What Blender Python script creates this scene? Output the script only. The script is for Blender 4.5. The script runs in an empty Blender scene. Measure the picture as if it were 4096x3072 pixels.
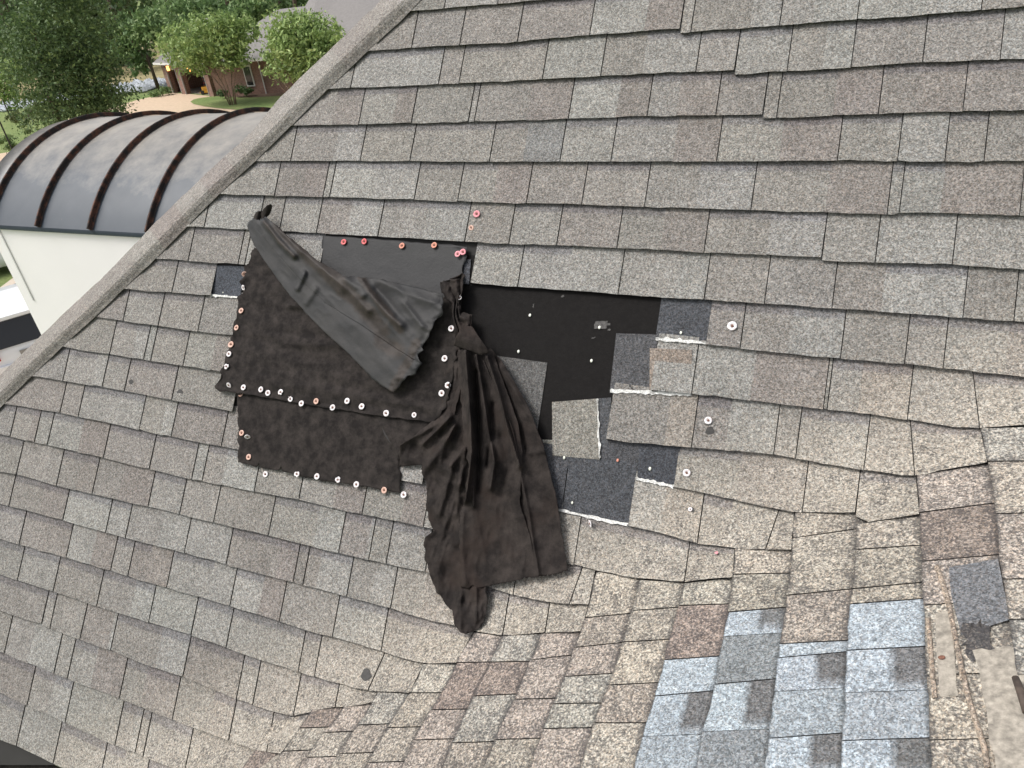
import bpy, math, random
import numpy as np
from mathutils import Vector, Matrix
random.seed(7); RNG = np.random.RandomState(11)
R = math.radians
scene = bpy.context.scene
COL = scene.collection
EYE = 8.5                                   # eye height above the ground

# ------------------------------------------------------------------ camera
FOC, YAW, PITCH, ROLL = 2884.4, 0.45958, 0.54241, 0.12021
def frame():
    cy, sy = math.cos(YAW), math.sin(YAW); cp, sp = math.cos(PITCH), math.sin(PITCH); cr, sr = math.cos(ROLL), math.sin(ROLL)
    fw = np.array([-sy*cp, cy*cp, -sp]); r0 = np.array([cy, sy, 0.]); d0 = np.cross(fw, r0)
    return cr*r0 + sr*d0, -sr*r0 + cr*d0, fw
CR, CD, CF = frame()
cam_d = bpy.data.cameras.new('camera'); cam = bpy.data.objects.new('camera', cam_d); COL.objects.link(cam)
cam_d.sensor_width = 36; cam_d.lens = FOC/4096*36; cam_d.clip_end = 3000; cam_d.clip_start = 0.05
m = Matrix(((CR[0], -CD[0], -CF[0], 0), (CR[1], -CD[1], -CF[1], 0), (CR[2], -CD[2], -CF[2], EYE), (0, 0, 0, 1)))
cam.matrix_world = m
scene.camera = cam

# ------------------------------------------------------------------ sky, sun, exposure
SUN_EL, SUN_AZ = 57, 243                    # azimuth clockwise from +Y
world = bpy.data.worlds.new('World'); scene.world = world; world.use_nodes = True
wn = world.node_tree; bg = wn.nodes['Background']
sky = wn.nodes.new('ShaderNodeTexSky'); sky.sky_type = 'NISHITA'; sky.sun_disc = False
sky.sun_elevation = R(SUN_EL); sky.sun_rotation = R(SUN_AZ); sky.dust_density = 5.0; sky.air_density = 1.0; sky.ozone_density = 1.0
hsv = wn.nodes.new('ShaderNodeHueSaturation'); hsv.inputs['Saturation'].default_value = 0.30
wn.links.new(sky.outputs[0], hsv.inputs['Color']); wn.links.new(hsv.outputs[0], bg.inputs[0])
bg.inputs[1].default_value = 0.13
sd = bpy.data.lights.new('sun', 'SUN'); sd.energy = 1.5; sd.angle = R(16); sd.color = (1, .955, .90)
so = bpy.data.objects.new('sun', sd); COL.objects.link(so)
sdir = Vector((math.sin(R(SUN_AZ))*math.cos(R(SUN_EL)), math.cos(R(SUN_AZ))*math.cos(R(SUN_EL)), math.sin(R(SUN_EL))))
so.rotation_euler = sdir.to_track_quat('Z', 'Y').to_euler()
so.location = (0, 0, 30)
scene.view_settings.view_transform = 'Standard'; scene.view_settings.look = 'None'
scene.view_settings.exposure = 0.56; scene.view_settings.gamma = 1

# ------------------------------------------------------------------ roof surfaces
TH, DA, TA0, PH, DB = 0.87756, 2.1569, 1.69815, 0.46924, 1.23858
EXP = .143
nA = np.array([0, -math.sin(TH), math.cos(TH)]); uA = np.array([0, math.cos(TH), math.sin(TH)])
nB = np.array([-math.sin(PH), 0, math.cos(PH)])
KV = .16                                    # how round the woven valley is
def rays(q):
    q = np.atleast_2d(np.asarray(q, float)); x = (q[:, 0]-2048)/FOC; y = (q[:, 1]-1536)/FOC
    return np.outer(x, CR) + np.outer(y, CD) + CF
def surf(q, h=0.):
    v = rays(q); h = np.broadcast_to(np.asarray(h, float), (len(v),))
    a, b = v@nA, v@nB
    t = np.minimum(np.where(a < -1e-4, -DA/np.minimum(a, -1e-4), 1e3), np.where(b < -1e-4, -DB/np.minimum(b, -1e-4), 1e3))*.97
    for _ in range(25):
        fa, fb = a*t+DA, b*t+DB
        d = np.clip(.5+.5*(fb-fa)/KV, 0, 1)
        F = fb*(1-d)+fa*d-KV*d*(1-d)
        g = a*d+b*(1-d)
        t = t-(F-h)/g
    P = v*t[:, None]; P[:, 2] += EYE
    return P
def snormal(q):
    q = np.asarray(q, float); p = surf([q, q+[6, 0], q+[0, 6]])
    n = np.cross(p[2]-p[0], p[1]-p[0]); n /= np.linalg.norm(n)
    return n if n[2] > 0 else -n
def ground(q, z=0.):
    v = rays(q); P = v*(-(EYE-z)/v[:, 2])[:, None]; P[:, 2] = z
    return P
def at_y(q, Y):
    v = rays(q); P = v*(Y/v[:, 1])[:, None]; P[:, 2] += EYE
    return P
def proj(P):
    P = np.asarray(P, float)-[0, 0, EYE]; f = P@CF
    return np.array([2048+FOC*(P@CR)/f, 1536+FOC*(P@CD)/f]).T
VPU = (2048+FOC*(uA@CR)/(uA@CF), 1536+FOC*(uA@CD)/(uA@CF))
def pl(poly, x):
    """y of a polyline at x, extended straight at both ends"""
    xs = np.array([p[0] for p in poly], float); ys = np.array([p[1] for p in poly], float); x = np.asarray(x, float)
    y = np.interp(x, xs, ys)
    y = np.where(x < xs[0], ys[0]+(x-xs[0])*(ys[1]-ys[0])/(xs[1]-xs[0]), y)
    return np.where(x > xs[-1], ys[-1]+(x-xs[-1])*(ys[-1]-ys[-2])/(xs[-1]-xs[-2]), y)
def plx(poly, y):
    o = sorted([(p[1], p[0]) for p in poly]); return pl(o, y)

# ------------------------------------------------------------------ materials
def lin(c): return tuple(((v/255)/12.92 if v <= 10 else ((v/255+.055)/1.055)**2.4) for v in c)
class NT:
    def __init__(s, name, rough=.9, metal=0., spec=None):
        s.m = bpy.data.materials.new(name); s.m.use_nodes = True; s.t = s.m.node_tree
        s.b = s.t.nodes['Principled BSDF']; s.b.inputs['Roughness'].default_value = rough; s.b.inputs['Metallic'].default_value = metal
        if spec is not None: s.b.inputs['Specular IOR Level'].default_value = spec
        s.co = s.t.nodes.new('ShaderNodeTexCoord')
    def n(s, t, **k):
        o = s.t.nodes.new(t)
        for a, v in k.items():
            if a.startswith('i_'): o.inputs[a[2:].replace('_', ' ')].default_value = v
            else: setattr(o, a, v)
        return o
    def l(s, a, b): s.t.links.new(a, b)
    def noise(s, scale, detail=2, rough=.5, vec=None):
        o = s.n('ShaderNodeTexNoise'); o.inputs['Scale'].default_value = scale; o.inputs['Detail'].default_value = detail; o.inputs['Roughness'].default_value = rough
        s.l(vec or s.co.outputs['Object'], o.inputs['Vector']); return o.outputs['Fac']
    def mapr(s, v, a, b, c, d):
        o = s.n('ShaderNodeMapRange'); s.l(v, o.inputs['Value'])
        for i, x in enumerate((a, b, c, d)): o.inputs[1+i].default_value = x
        return o.outputs[0]
    def mul(s, a, b):
        o = s.n('ShaderNodeMath', operation='MULTIPLY'); s.l(a, o.inputs[0])
        if isinstance(b, (int, float)): o.inputs[1].default_value = b
        else: s.l(b, o.inputs[1])
        return o.outputs[0]
    def mix(s, fac, a, b, mode='MIX'):
        o = s.n('ShaderNodeMix', data_type='RGBA', blend_type=mode)
        for v, i in ((fac, 0), (a, 6), (b, 7)):
            if isinstance(v, (int, float)): o.inputs[i].default_value = v
            elif isinstance(v, tuple): o.inputs[i].default_value = v if len(v) == 4 else v+(1,)
            else: s.l(v, o.inputs[i])
        return o.outputs[2]
    def scale(s, col, fac):
        o = s.n('ShaderNodeVectorMath', operation='SCALE'); s.l(col, o.inputs[0]); s.l(fac, o.inputs['Scale']); return o.outputs[0]
    def base(s, c):
        if isinstance(c, tuple): s.b.inputs['Base Color'].default_value = c+(1,)
        else: s.l(c, s.b.inputs['Base Color'])
    def bump(s, h, dist, st=1.):
        o = s.n('ShaderNodeBump'); o.inputs['Distance'].default_value = dist; o.inputs['Strength'].default_value = st
        s.l(h, o.inputs['Height']); s.l(o.outputs[0], s.b.inputs['Normal'])

def shingle_mat(name='asphalt_shingle'):
    k = NT(name, .93, spec=.25)
    at = k.n('ShaderNodeAttribute', attribute_name='Col')
    vo = k.n('ShaderNodeTexVoronoi'); vo.inputs['Scale'].default_value = 330; k.l(k.co.outputs['Object'], vo.inputs['Vector'])
    sep = k.n('ShaderNodeSeparateColor'); k.l(vo.outputs['Color'], sep.inputs[0])
    g1 = k.mapr(sep.outputs[0], 0, 1, .50, 1.48)
    vo2 = k.n('ShaderNodeTexVoronoi'); vo2.inputs['Scale'].default_value = 165; k.l(k.co.outputs['Object'], vo2.inputs['Vector'])
    s2 = k.n('ShaderNodeSeparateColor'); k.l(vo2.outputs['Color'], s2.inputs[0])
    g1b = k.mapr(s2.outputs[1], 0, 1, .80, 1.20)
    g2 = k.mapr(k.noise(110, 3, .6), .25, .75, .78, 1.22)
    g3 = k.mapr(k.noise(11, 4, .6), .3, .7, .91, 1.09)
    col = k.scale(at.outputs['Color'], k.mul(k.mul(g1, g2), k.mul(g3, g1b)))
    warm = k.mix(k.mapr(sep.outputs[1], .45, .9, 0, .55), col, k.scale(k.mix(1., col, (1.16, .99, .86), 'MULTIPLY'), k.mapr(g3, 0, 2, 1, 1)))
    # worn places where granules are gone: black asphalt shows, driven by the attribute's alpha
    w = k.noise(150, 4, .7); w2 = k.noise(22, 3, .6)
    thr = k.n('ShaderNodeMath', operation='ADD'); k.l(k.mul(w, 1.), thr.inputs[0]); k.l(k.mul(w2, .35), thr.inputs[1])
    add = k.n('ShaderNodeMath', operation='ADD'); k.l(thr.outputs[0], add.inputs[0]); k.l(k.mul(at.outputs['Alpha'], .30), add.inputs[1])
    dark = k.mapr(add.outputs[0], .84, .97, 0, .72)
    col = k.mix(dark, warm, (.035, .035, .04))
    k.base(col)
    hgt = k.n('ShaderNodeMath', operation='ADD'); k.l(k.mul(sep.outputs[0], .6), hgt.inputs[0]); k.l(k.noise(200, 2), hgt.inputs[1])
    k.bump(hgt.outputs[0], .0016, .8)
    return k.m
M = {}
M['shingle'] = shingle_mat()
def felt_mat(name, base, light, scale=26, rough=.9, spec=.3, brown=None, weave=0.15, crease=.35):
    k = NT(name, rough, spec=spec)
    f = k.mapr(k.noise(scale, 6, .68), .38, .70, 0, 1)
    c = k.mix(f, base, light)
    if brown:
        c = k.mix(k.mapr(k.noise(7, 4, .6), .50, .66, 0, .8), c, brown)
    g = k.mapr(k.noise(420, 2), .3, .7, 1-weave, 1+weave)
    c = k.scale(c, g)
    k.base(c)
    rg = k.n('ShaderNodeTexNoise'); rg.noise_type = 'RIDGED_MULTIFRACTAL'; rg.inputs['Scale'].default_value = 13; rg.inputs['Detail'].default_value = 3; rg.inputs['Distortion'].default_value = .6
    k.l(k.co.outputs['Object'], rg.inputs['Vector'])
    ad = k.n('ShaderNodeMath', operation='ADD'); k.l(k.mul(rg.outputs['Fac'], crease), ad.inputs[0]); k.l(k.mul(k.noise(90, 4, .6), .5), ad.inputs[1])
    k.bump(ad.outputs[0], .0036, .7)
    return k.m
M['felt'] = felt_mat('weathered_felt', (.0110, .0092, .0088), (.040, .0335, .0305), spec=.2)
M['felt_brown'] = felt_mat('weathered_felt_brown', (.0125, .0102, .0096), (.042, .0345, .0310), 18, spec=.2, crease=1.0, brown=(.027, .0195, .0165))
M['felt_grey'] = felt_mat('smooth_felt_grey', (.021, .0215, .023), (.031, .031, .0325), 9, .62, .3, weave=.05)
M['flap'] = felt_mat('folded_felt_grey', (.052, .052, .053), (.078, .074, .070), 9, .66, .4, brown=(.045, .034, .027), weave=.05)
def flap_mat():
    k = NT('folded_felt', .68, spec=.4); at = k.n('ShaderNodeAttribute', attribute_name='Col')
    g = k.mix(k.mapr(k.noise(11, 5, .6), .35, .7, 0, 1), (.017, .0175, .019), (.034, .0325, .032))
    b = k.mix(k.mapr(k.noise(30, 5, .7), .35, .7, 0, 1), (.018, .0140, .0120), (.042, .033, .028))
    f = k.n('ShaderNodeMath', operation='ADD'); k.l(at.outputs['Fac'], f.inputs[0]); k.l(k.mapr(k.noise(16, 5, .7), .3, .7, -.35, .35), f.inputs[1])
    k.base(k.mix(k.mapr(f.outputs[0], .25, .75, 0, 1), g, b)); k.bump(k.noise(70, 4, .6), .0018, .5); return k.m
M['flap'] = flap_mat()
M['underlay'] = felt_mat('black_underlayment', (.0068, .0061, .0060), (.0105, .0095, .0092), 60, .8, .15, weave=.3)
def plain(name, c, rough=.8, metal=0., var=.15, scale=6, bump=0., bscale=60, spec=None):
    k = NT(name, rough, metal, spec)
    k.base(k.scale(k.mix(0., c, c), k.mapr(k.noise(scale, 4, .6), .3, .7, 1-var, 1+var)))
    if bump: k.bump(k.noise(bscale, 3), bump)
    return k.m
M['deck'] = plain('asphalt_edge', (.022, .021, .020), .9)
M['adhesive'] = plain('adhesive_strip', (.62, .62, .60), .8, var=.45, scale=160, bump=.003, bscale=240)
M['stucco'] = plain('white_stucco', (.93, .905, .915), .85, var=.02, scale=1.6, bump=.0008, bscale=160)
M['joint_grey'] = plain('stucco_joint', (.62, .61, .60), .9)  # duller grey of the thin joint line in the stucco
def vault_mat():
    k = NT('bronze_roof_metal', .5, 0.)
    c = k.mix(k.mapr(k.noise(3.5, 5, .65), .35, .7, 0, 1), (.026, .038, .054), (.040, .053, .070))
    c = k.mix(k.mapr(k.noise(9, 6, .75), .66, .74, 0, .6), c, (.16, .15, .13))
    sp = k.n('ShaderNodeSeparateXYZ'); k.l(k.co.outputs['Object'], sp.inputs[0]); crest_z = k.n('ShaderNodeMath', operation='ADD'); k.l(sp.outputs[2], crest_z.inputs[0]); k.l(k.mapr(k.noise(5, 5, .7), .3, .7, -.10, .10), crest_z.inputs[1])
    c = k.mix(k.mapr(crest_z.outputs[0], 7.575-.30, 7.575+.03, 0, .75), c, (.36, .33, .285))  # paler towards the crest: sky sheen put into the colour along with dust
    k.base(c); k.l(k.mapr(k.noise(6, 4), .3, .7, .36, .50), k.b.inputs['Roughness']); return k.m
M['vault'] = vault_mat()
def rib_mat():
    k = NT('rusted_seam', .75, .2)
    k.base(k.mix(k.mapr(k.noise(14, 5, .7), .46, .62, 0, .9), (.022, .018, .017), (.13, .055, .033))); return k.m
M['rib'] = rib_mat()
M['wall'] = plain('house_siding', (.62, .60, .57), .85, var=.05)
M['grass'] = None
def grass_mat():
    k = NT('lawn_grass', .95)
    c = k.mix(k.mapr(k.noise(.35, 5, .6), .35, .65, 0, 1), (.115, .175, .045), (.19, .225, .075))
    k.base(k.scale(c, k.mapr(k.noise(9, 3, .7), .3, .7, .75, 1.25))); k.bump(k.noise(14, 3), .04); return k.m
M['grass'] = grass_mat()
M['meadow'] = plain('dry_meadow', (.26, .22, .11), .95, var=.35, scale=.5)
M['gravel'] = plain('tan_gravel_drive', (.50, .385, .275), .95, var=.12, scale=3.5)
M['concrete'] = plain('concrete', (.52, .45, .37), .9, var=.08)
M['mulch'] = plain('brown_mulch', (.10, .06, .04), .95, var=.4, scale=9)
M['rock'] = plain('riprap_stone', (.50, .53, .57), .9, var=.35, scale=1.5)
def brick_mat():
    k = NT('red_brick', .9); b = k.n('ShaderNodeTexBrick'); k.l(k.co.outputs['Object'], b.inputs[0])
    b.inputs['Scale'].default_value = 3.2; b.inputs['Color1'].default_value = (.17, .085, .065, 1); b.inputs['Color2'].default_value = (.25, .13, .10, 1); b.inputs['Mortar'].default_value = (.32, .27, .23, 1)
    mp = k.n('ShaderNodeMapping'); mp.inputs['Rotation'].default_value = (R(90), 0, 0); k.l(k.co.outputs['Object'], mp.inputs[0]); k.l(mp.outputs[0], b.inputs[0])
    k.base(k.scale(b.outputs[0], k.mapr(k.noise(1.1, 3), .3, .7, .8, 1.2))); return k.m
M['brick'] = brick_mat()
M['far_roof'] = plain('distant_grey_shingles', (.20, .19, .185), .9, var=.10, scale=5)
M['white'] = plain('white_trim_paint', (.72, .71, .69), .6, var=.03)
M['grey_trim'] = plain('grey_trim', (.30, .29, .27), .7)
M['dark'] = plain('dark_interior', (.03, .028, .027), .9)
M['inner'] = plain('garage_interior', (.22, .20, .18), .9)
M['carpaint'] = NT('white_car_paint', .18); M['carpaint'].base((.80, .82, .85)); M['carpaint'].b.inputs['Coat Weight'].default_value = .6; M['carpaint'] = M['carpaint'].m
M['glass'] = NT('tinted_glass', .05, spec=.6); M['glass'].base((.018, .018, .02)); M['glass'] = M['glass'].m
M['rubber'] = plain('rubber', (.03, .03, .03), .85)
M['chrome'] = NT('bright_metal', .25, .9); M['chrome'].base((.6, .6, .62)); M['chrome'] = M['chrome'].m
M['taillight'] = NT('tail_lamp', .2); M['taillight'].base((.42, .03, .03)); M['taillight'] = M['taillight'].m
M['blackmetal'] = plain('black_metal', (.015, .015, .016), .5)
M['yellow'] = plain('yellow_paint', (.62, .33, .03), .5, var=.2)
M['red'] = plain('red_paint', (.22, .03, .03), .5)
def lamp_mat():
    k = NT('warm_lamp', .4); k.base((.8, .4, .15)); k.b.inputs['Emission Color'].default_value = (1, .36, .10, 1); k.b.inputs['Emission Strength'].default_value = 3.0; return k.m
M['lamp'] = lamp_mat()
M['bark'] = plain('bark', (.10, .075, .055), .95, var=.3, scale=5)
M['pale_bark'] = plain('pale_bark', (.24, .17, .13), .9, var=.3, scale=5)
def leaf_mat():
    k = NT('foliage', .62, spec=.35); at = k.n('ShaderNodeAttribute', attribute_name='Col'); k.base(at.outputs['Color'])
    tr = k.n('ShaderNodeBsdfTranslucent'); k.l(at.outputs['Color'], tr.inputs[0]); mx = k.n('ShaderNodeMixShader'); mx.inputs[0].default_value = .25
    out = k.t.nodes['Material Output']; k.l(k.b.outputs[0], mx.inputs[1]); k.l(tr.outputs[0], mx.inputs[2]); k.l(mx.outputs[0], out.inputs[0]); return k.m
M['leaf'] = leaf_mat()
def cap_mat(name, c, rust):
    k = NT(name, .55, spec=.4)
    k.base(k.mix(k.mapr(k.noise(130, 3, .6), .50, .70, 0, .55), c, rust)); return k.m
CAPC = {'white': ((.74, .72, .74), (.45, .30, .26)), 'peach': ((.60, .40, .33), (.42, .20, .12)), 'red': ((.62, .12, .13), (.70, .22, .20)),
        'orange': ((.58, .24, .17), (.50, .28, .20)), 'pink': ((.70, .28, .32), (.62, .22, .24))}
for k_, v_ in CAPC.items(): M['cap_'+k_] = cap_mat('plastic_'+k_, *v_)
M['rustnail'] = plain('rusty_nail', (.16, .07, .045), .7, var=.3, scale=200)
M['zinc'] = NT('zinc_nail', .45, .3); M['zinc'].base((.66, .68, .60)); M['zinc'] = M['zinc'].m
M['tar'] = plain('tar_spot', (.035, .033, .032), .7, var=.3, scale=90)

# ------------------------------------------------------------------ object helpers
def mesh_obj(name, V, F, mat, parent=None, cols=None, smooth=False):
    me = bpy.data.meshes.new(name); me.from_pydata([tuple(map(float, v)) for v in V], [], F); me.update()
    if cols is not None:
        a = me.color_attributes.new('Col', 'FLOAT_COLOR', 'POINT'); a.data.foreach_set('color', np.asarray(cols, np.float32).ravel())
    if smooth: me.polygons.foreach_set('use_smooth', [True]*len(me.polygons))
    for mm in (mat if isinstance(mat, (list, tuple)) else [mat]): me.materials.append(mm)
    o = bpy.data.objects.new(name, me); COL.objects.link(o)
    if parent: o.parent = parent
    return o
def tag(o, label=None, cat=None, group=None, kind=None):
    for k, v in (('label', label), ('category', cat), ('group', group), ('kind', kind)):
        if v: o[k] = v
    return o
def empty(name, loc, label, cat, group=None, rz=0):
    o = bpy.data.objects.new(name, None); COL.objects.link(o); o.location = loc; o.rotation_euler = (0, 0, rz); o.empty_display_size = .2
    return tag(o, label, cat, group)
class MB:
    def __init__(s): s.v = []; s.f = []; s.c = []
    def add(s, V, F, c=None):
        n = len(s.v); s.v += [tuple(v) for v in V]; s.f += [tuple(i+n for i in f) for f in F]
        if c is not None: s.c += list(c)
    def box(s, x0, y0, z0, x1, y1, z1, bev=0.):
        V = [(x, y, z) for z in (z0, z1) for y in (y0, y1) for x in (x0, x1)]
        s.add(V, [(0, 2, 3, 1), (4, 5, 7, 6), (0, 1, 5, 4), (2, 6, 7, 3), (0, 4, 6, 2), (1, 3, 7, 5)])
    def tube(s, pts, rad, n=8, cap=True):
        pts = [Vector(p) for p in pts]; rad = rad if isinstance(rad, (list, tuple)) else [rad]*len(pts)
        V = []
        for i, p in enumerate(pts):
            d = (pts[min(i+1, len(pts)-1)]-pts[max(i-1, 0)]).normalized(); a = d.orthogonal().normalized() if abs(d.z) > .9 else d.cross(Vector((0, 0, 1))).normalized(); b = d.cross(a)
            V += [p+rad[i]*(a*math.cos(2*math.pi*j/n)+b*math.sin(2*math.pi*j/n)) for j in range(n)]
        F = [(i*n+j, i*n+(j+1) % n, (i+1)*n+(j+1) % n, (i+1)*n+j) for i in range(len(pts)-1) for j in range(n)]
        if cap: F += [tuple(range(n))[::-1], tuple((len(pts)-1)*n+j for j in range(n))]
        s.add(V, F)
    def build(s, name, mat, parent=None, smooth=False): return mesh_obj(name, s.v, s.f, mat, parent, s.c or None, smooth)
def put(o, M4): o.matrix_world = M4

# =================================================================== THE HOUSE ROOF
house = empty('shingled_house', (0, 4, 0), 'house with a weathered grey shingle roof filling the photo, torn open and patched with felt', 'house')
def world_child(name, V, F, mat, parent=house, cols=None, smooth=False):
    V = np.asarray(V, float) - np.array(WORLD_OFF[parent.name] if parent.name in WORLD_OFF else (0, 0, 0))
    return mesh_obj(name, V, F, mat, parent, cols, smooth)
WORLD_OFF = {house.name: (0, 4, 0)}

# course butt lines of the steep slope, as read off the photograph's plane
C = {1: [(1641,45),(2100,5)],
2: [(1472,204),(1840,179),(2000,172),(2358,139),(2721,114),(2722,131),(3100,104),(3429,77),(3692,59),(4096,25)],
3: [(1313,356),(2100,321),(2497,297),(2935,281),(2937,297),(3100,288),(3404,269),(3682,249),(4096,234)],
4: [(1164,503),(2100,481),(2587,463),(3049,458),(3051,474),(3344,460),(3642,450),(4096,440)],
5: [(1022,643),(1955,646),(2865,646),(3344,642),(3772,646),(4096,642)],
6: [(878,777),(1311,788),(1651,798),(2000,811),(2328,817),(2646,829),(3100,844),(3304,849),(3588,858),(3598,849),(3817,852),(4096,863)],
7: [(749,906),(998,919),(1266,931),(1510,946),(1700,956),(2000,974),(2298,984),(2622,998),(2816,1009),(3100,1021),(3284,1028),(3287,1043),(3563,1052),(3802,1058),(4080,1078)],
8: [(625,1036),(978,1058),(2000,1142),(2249,1159),(2497,1178),(2646,1190),(2845,1200),(3100,1217),(3304,1232),(3613,1252),(3941,1277),(4096,1287)],
9: [(492,1155),(600,1165),(839,1182),(945,1192),(2771,1372),(2960,1392),(3235,1424),(3613,1454),(3762,1471),(3941,1491),(4096,1506)],
10: [(388,1267),(597,1299),(786,1324),(920,1341),(2607,1561),(2763,1574),(3100,1613),(3282,1634),(3481,1656),(3629,1678),(3828,1708),(3923,1712),(4096,1699)],
11: [(254,1388),(433,1416),(602,1443),(870,1483),(2420,1756),(2563,1773),(2780,1790),(3091,1816),(3204,1838),(3429,1877),(3603,1900),(3672,1899),(3776,1881),(3935,1852)],
12: [(129,1503),(254,1523),(492,1562),(691,1602),(940,1647),(2546,1916),(2693,1946),(2996,2011),(3178,2050),(3421,2048),(3427,2094),(3670,2058)],
13: [(15,1615),(70,1622),(239,1652),(438,1692),(617,1734),(796,1769),(945,1796),(2230,2037),(2511,2102),(2650,2133),(2780,2172),(2953,2193),(3040,2196),(3161,2198)],
14: [(0,1737),(184,1778),(416,1834),(607,1878),(763,1917),(875,1938),(1100,1982),(1199,1999),(1381,2043),(1598,2086),(1719,2112),(2269,2254),(2433,2290),(2555,2313),(2728,2326),(2932,2308)],
15: [(0,1886),(87,1904),(277,1956),(451,1995),(607,2028),(745,2064),(927,2107),(1100,2148),(1191,2173),(1407,2225),(1589,2264),(1711,2290),(2000,2360),(2052,2377),(2139,2399),(2277,2418),(2390,2416)],
16: [(0,2016),(95,2038),(286,2090),(520,2159),(745,2211),(936,2268),(1100,2310),(1139,2320),(1364,2381),(1563,2433),(1728,2485),(1815,2502),(1893,2524),(2010,2542),(2156,2531),(2330,2523)],
17: [(0,2155),(95,2184),(243,2224),(416,2276),(624,2340),(784,2385),(932,2428),(1100,2478),(1217,2520),(1364,2555),(1520,2602),(1607,2633),(1693,2654),(1825,2650)],
18: [(0,2299),(217,2368),(373,2420),(494,2459),(780,2546),(997,2624),(1100,2659),(1191,2689),(1347,2732),(1451,2760),(1511,2765),(1640,2771)],
19: [(0,2442),(165,2498),(269,2542),(446,2602),(537,2641),(745,2715),(962,2802),(1087,2845),(1208,2872),(1240,2840),(1347,2830),(1485,2811)],
20: [(0,2607),(165,2672),(321,2737),(477,2793),(615,2849),(780,2914),(919,2966),(1023,3001),(1110,3012)],
21: [(0,2771),(130,2832),(269,2893),(433,2971),(555,3018),(607,3040),(676,3070),(960,3180)],
22: [(0,2958),(69,2984),(217,3057),(251,3071),(700,3290)]}
def tline(k):
    t = TA0-k*EXP
    P = np.array([[s, 0, 0] for s in np.linspace(-3.6, 2.6, 12)])-nA*DA+uA*t; P[:, 2] += EYE
    q = proj(P); return [tuple(a) for a in q]
for k in range(-5, 1): C[k] = tline(k)
HIN = [(-700,2360),(34,1596),(129,1503),(283,1354),(368,1279),(537,1115),(625,1031),(749,906),(878,775),(1022,643),(1164,503),(1313,356),(1472,204),(1641,45),(1681,0),(2200,-500)]
HOUT = [(-750,2190),(0,1503),(224,1284),(423,1100),(600,914),(819,700),(1000,537),(1124,388),(1368,154),(1525,0),(2020,-500)]
def hipx(y): return .55*plx(HIN, y)+.45*plx(HOUT, y)

# the valley's near-vertical butt lines on the gentle slope
V = {-1: [(4300,1500),(4330,1850),(4370,2200),(4430,2600),(4500,3100)],
0: [(3891,1496),(3906,1560),(3923,1717),(3950,1847),(3976,1985),(3993,2133),(4001,2247),(4019,2377),(4036,2477),(4070,2700),(4110,3062)],
1: [(3642,1704),(3659,1847),(3676,2020),(3689,2237),(3685,2316),(3698,2464),(3702,2637),(3715,2810),(3724,3027)],
2: [(3421,1890),(3425,2046),(3429,2124),(3416,2315),(3399,2420),(3386,2594),(3377,2767),(3369,2940),(3364,3062)],
3: [(3178,2055),(3169,2159),(3161,2315),(3148,2377),(3126,2533),(3109,2663),(3087,2836),(3074,2958),(3061,3062)],
4: [(2940,2190),(2932,2308),(2914,2446),(2884,2594),(2858,2732),(2832,2854),(2806,2940),(2789,3062)],
5: [(2763,2247),(2737,2334),(2719,2403),(2693,2507),(2667,2594),(2624,2767),(2598,2854),(2572,2940),(2537,3062)],
6: [(2562,2250),(2555,2312),(2520,2464),(2485,2576),(2451,2698),(2416,2784),(2373,2888),(2347,2984),(2321,3062)],
7: [(2385,2270),(2355,2420),(2325,2524),(2295,2594),(2260,2706),(2225,2784),(2173,2914),(2130,3027),(2121,3062)],
8: [(2208,2420),(2165,2533),(2130,2620),(2069,2767),(2000,2906),(1935,3062)],
9: [(2050,2440),(2005,2559),(1867,2836),(1810,2966),(1770,3062)],
10: [(1935,2450),(1893,2533),(1832,2637),(1806,2698),(1754,2802),(1711,2854),(1650,2966),(1607,3070)],
11: [(1693,2659),(1650,2750),(1607,2819),(1537,2932),(1485,3027)],
12: [(1530,2730),(1511,2767),(1477,2836),(1416,2914),(1347,3027)],
13: [(1400,2790),(1381,2815),(1338,2888),(1295,2932),(1200,3062)],
14: [(1285,2790),(1251,2836),(1199,2914),(1121,3018)],
15: [(1130,2850),(1100,2885),(1030,2985)]}

PAL = [(.206,.203,.192),(.212,.207,.195),(.198,.193,.183),(.205,.199,.189),(.196,.189,.180),(.216,.214,.203),(.223,.222,.212),(.190,.182,.173),(.206,.203,.194),(.201,.197,.186)]
BPAL = [(.365,.340,.295),(.375,.355,.308),(.345,.325,.282),(.370,.345,.296),(.350,.322,.282),(.380,.364,.318)]
LG = (.234,.235,.226); BR = (.190,.179,.170); SL = (.066,.071,.081); SLG = (.178,.181,.180); TN = (.225,.210,.190)
def jig(c, a=.06):
    f = 1+random.uniform(-a, a); return tuple(x*f*(1+random.uniform(-.006, .006)) for x in c)
def valley_mix(P, c, w):
    """pigment has worn to beige near the valley, where water runs"""
    fa = (P-[0, 0, EYE])@nA+DA; fb = (P-[0, 0, EYE])@nB+DB
    t = np.clip(1-(fb-.02)/.26, 0, 1)**1.3
    b = np.array((.352, .330, .286))
    col = np.array(c)[None, :]*(1-t[:, None]*.8)+b*t[:, None]*.8
    al = np.clip(w+t*.55, 0, 1)
    return np.c_[col, al]
VS_ = np.array([0, .12, .35, .6, .77, .82, 1.0, 1.16])
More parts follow.
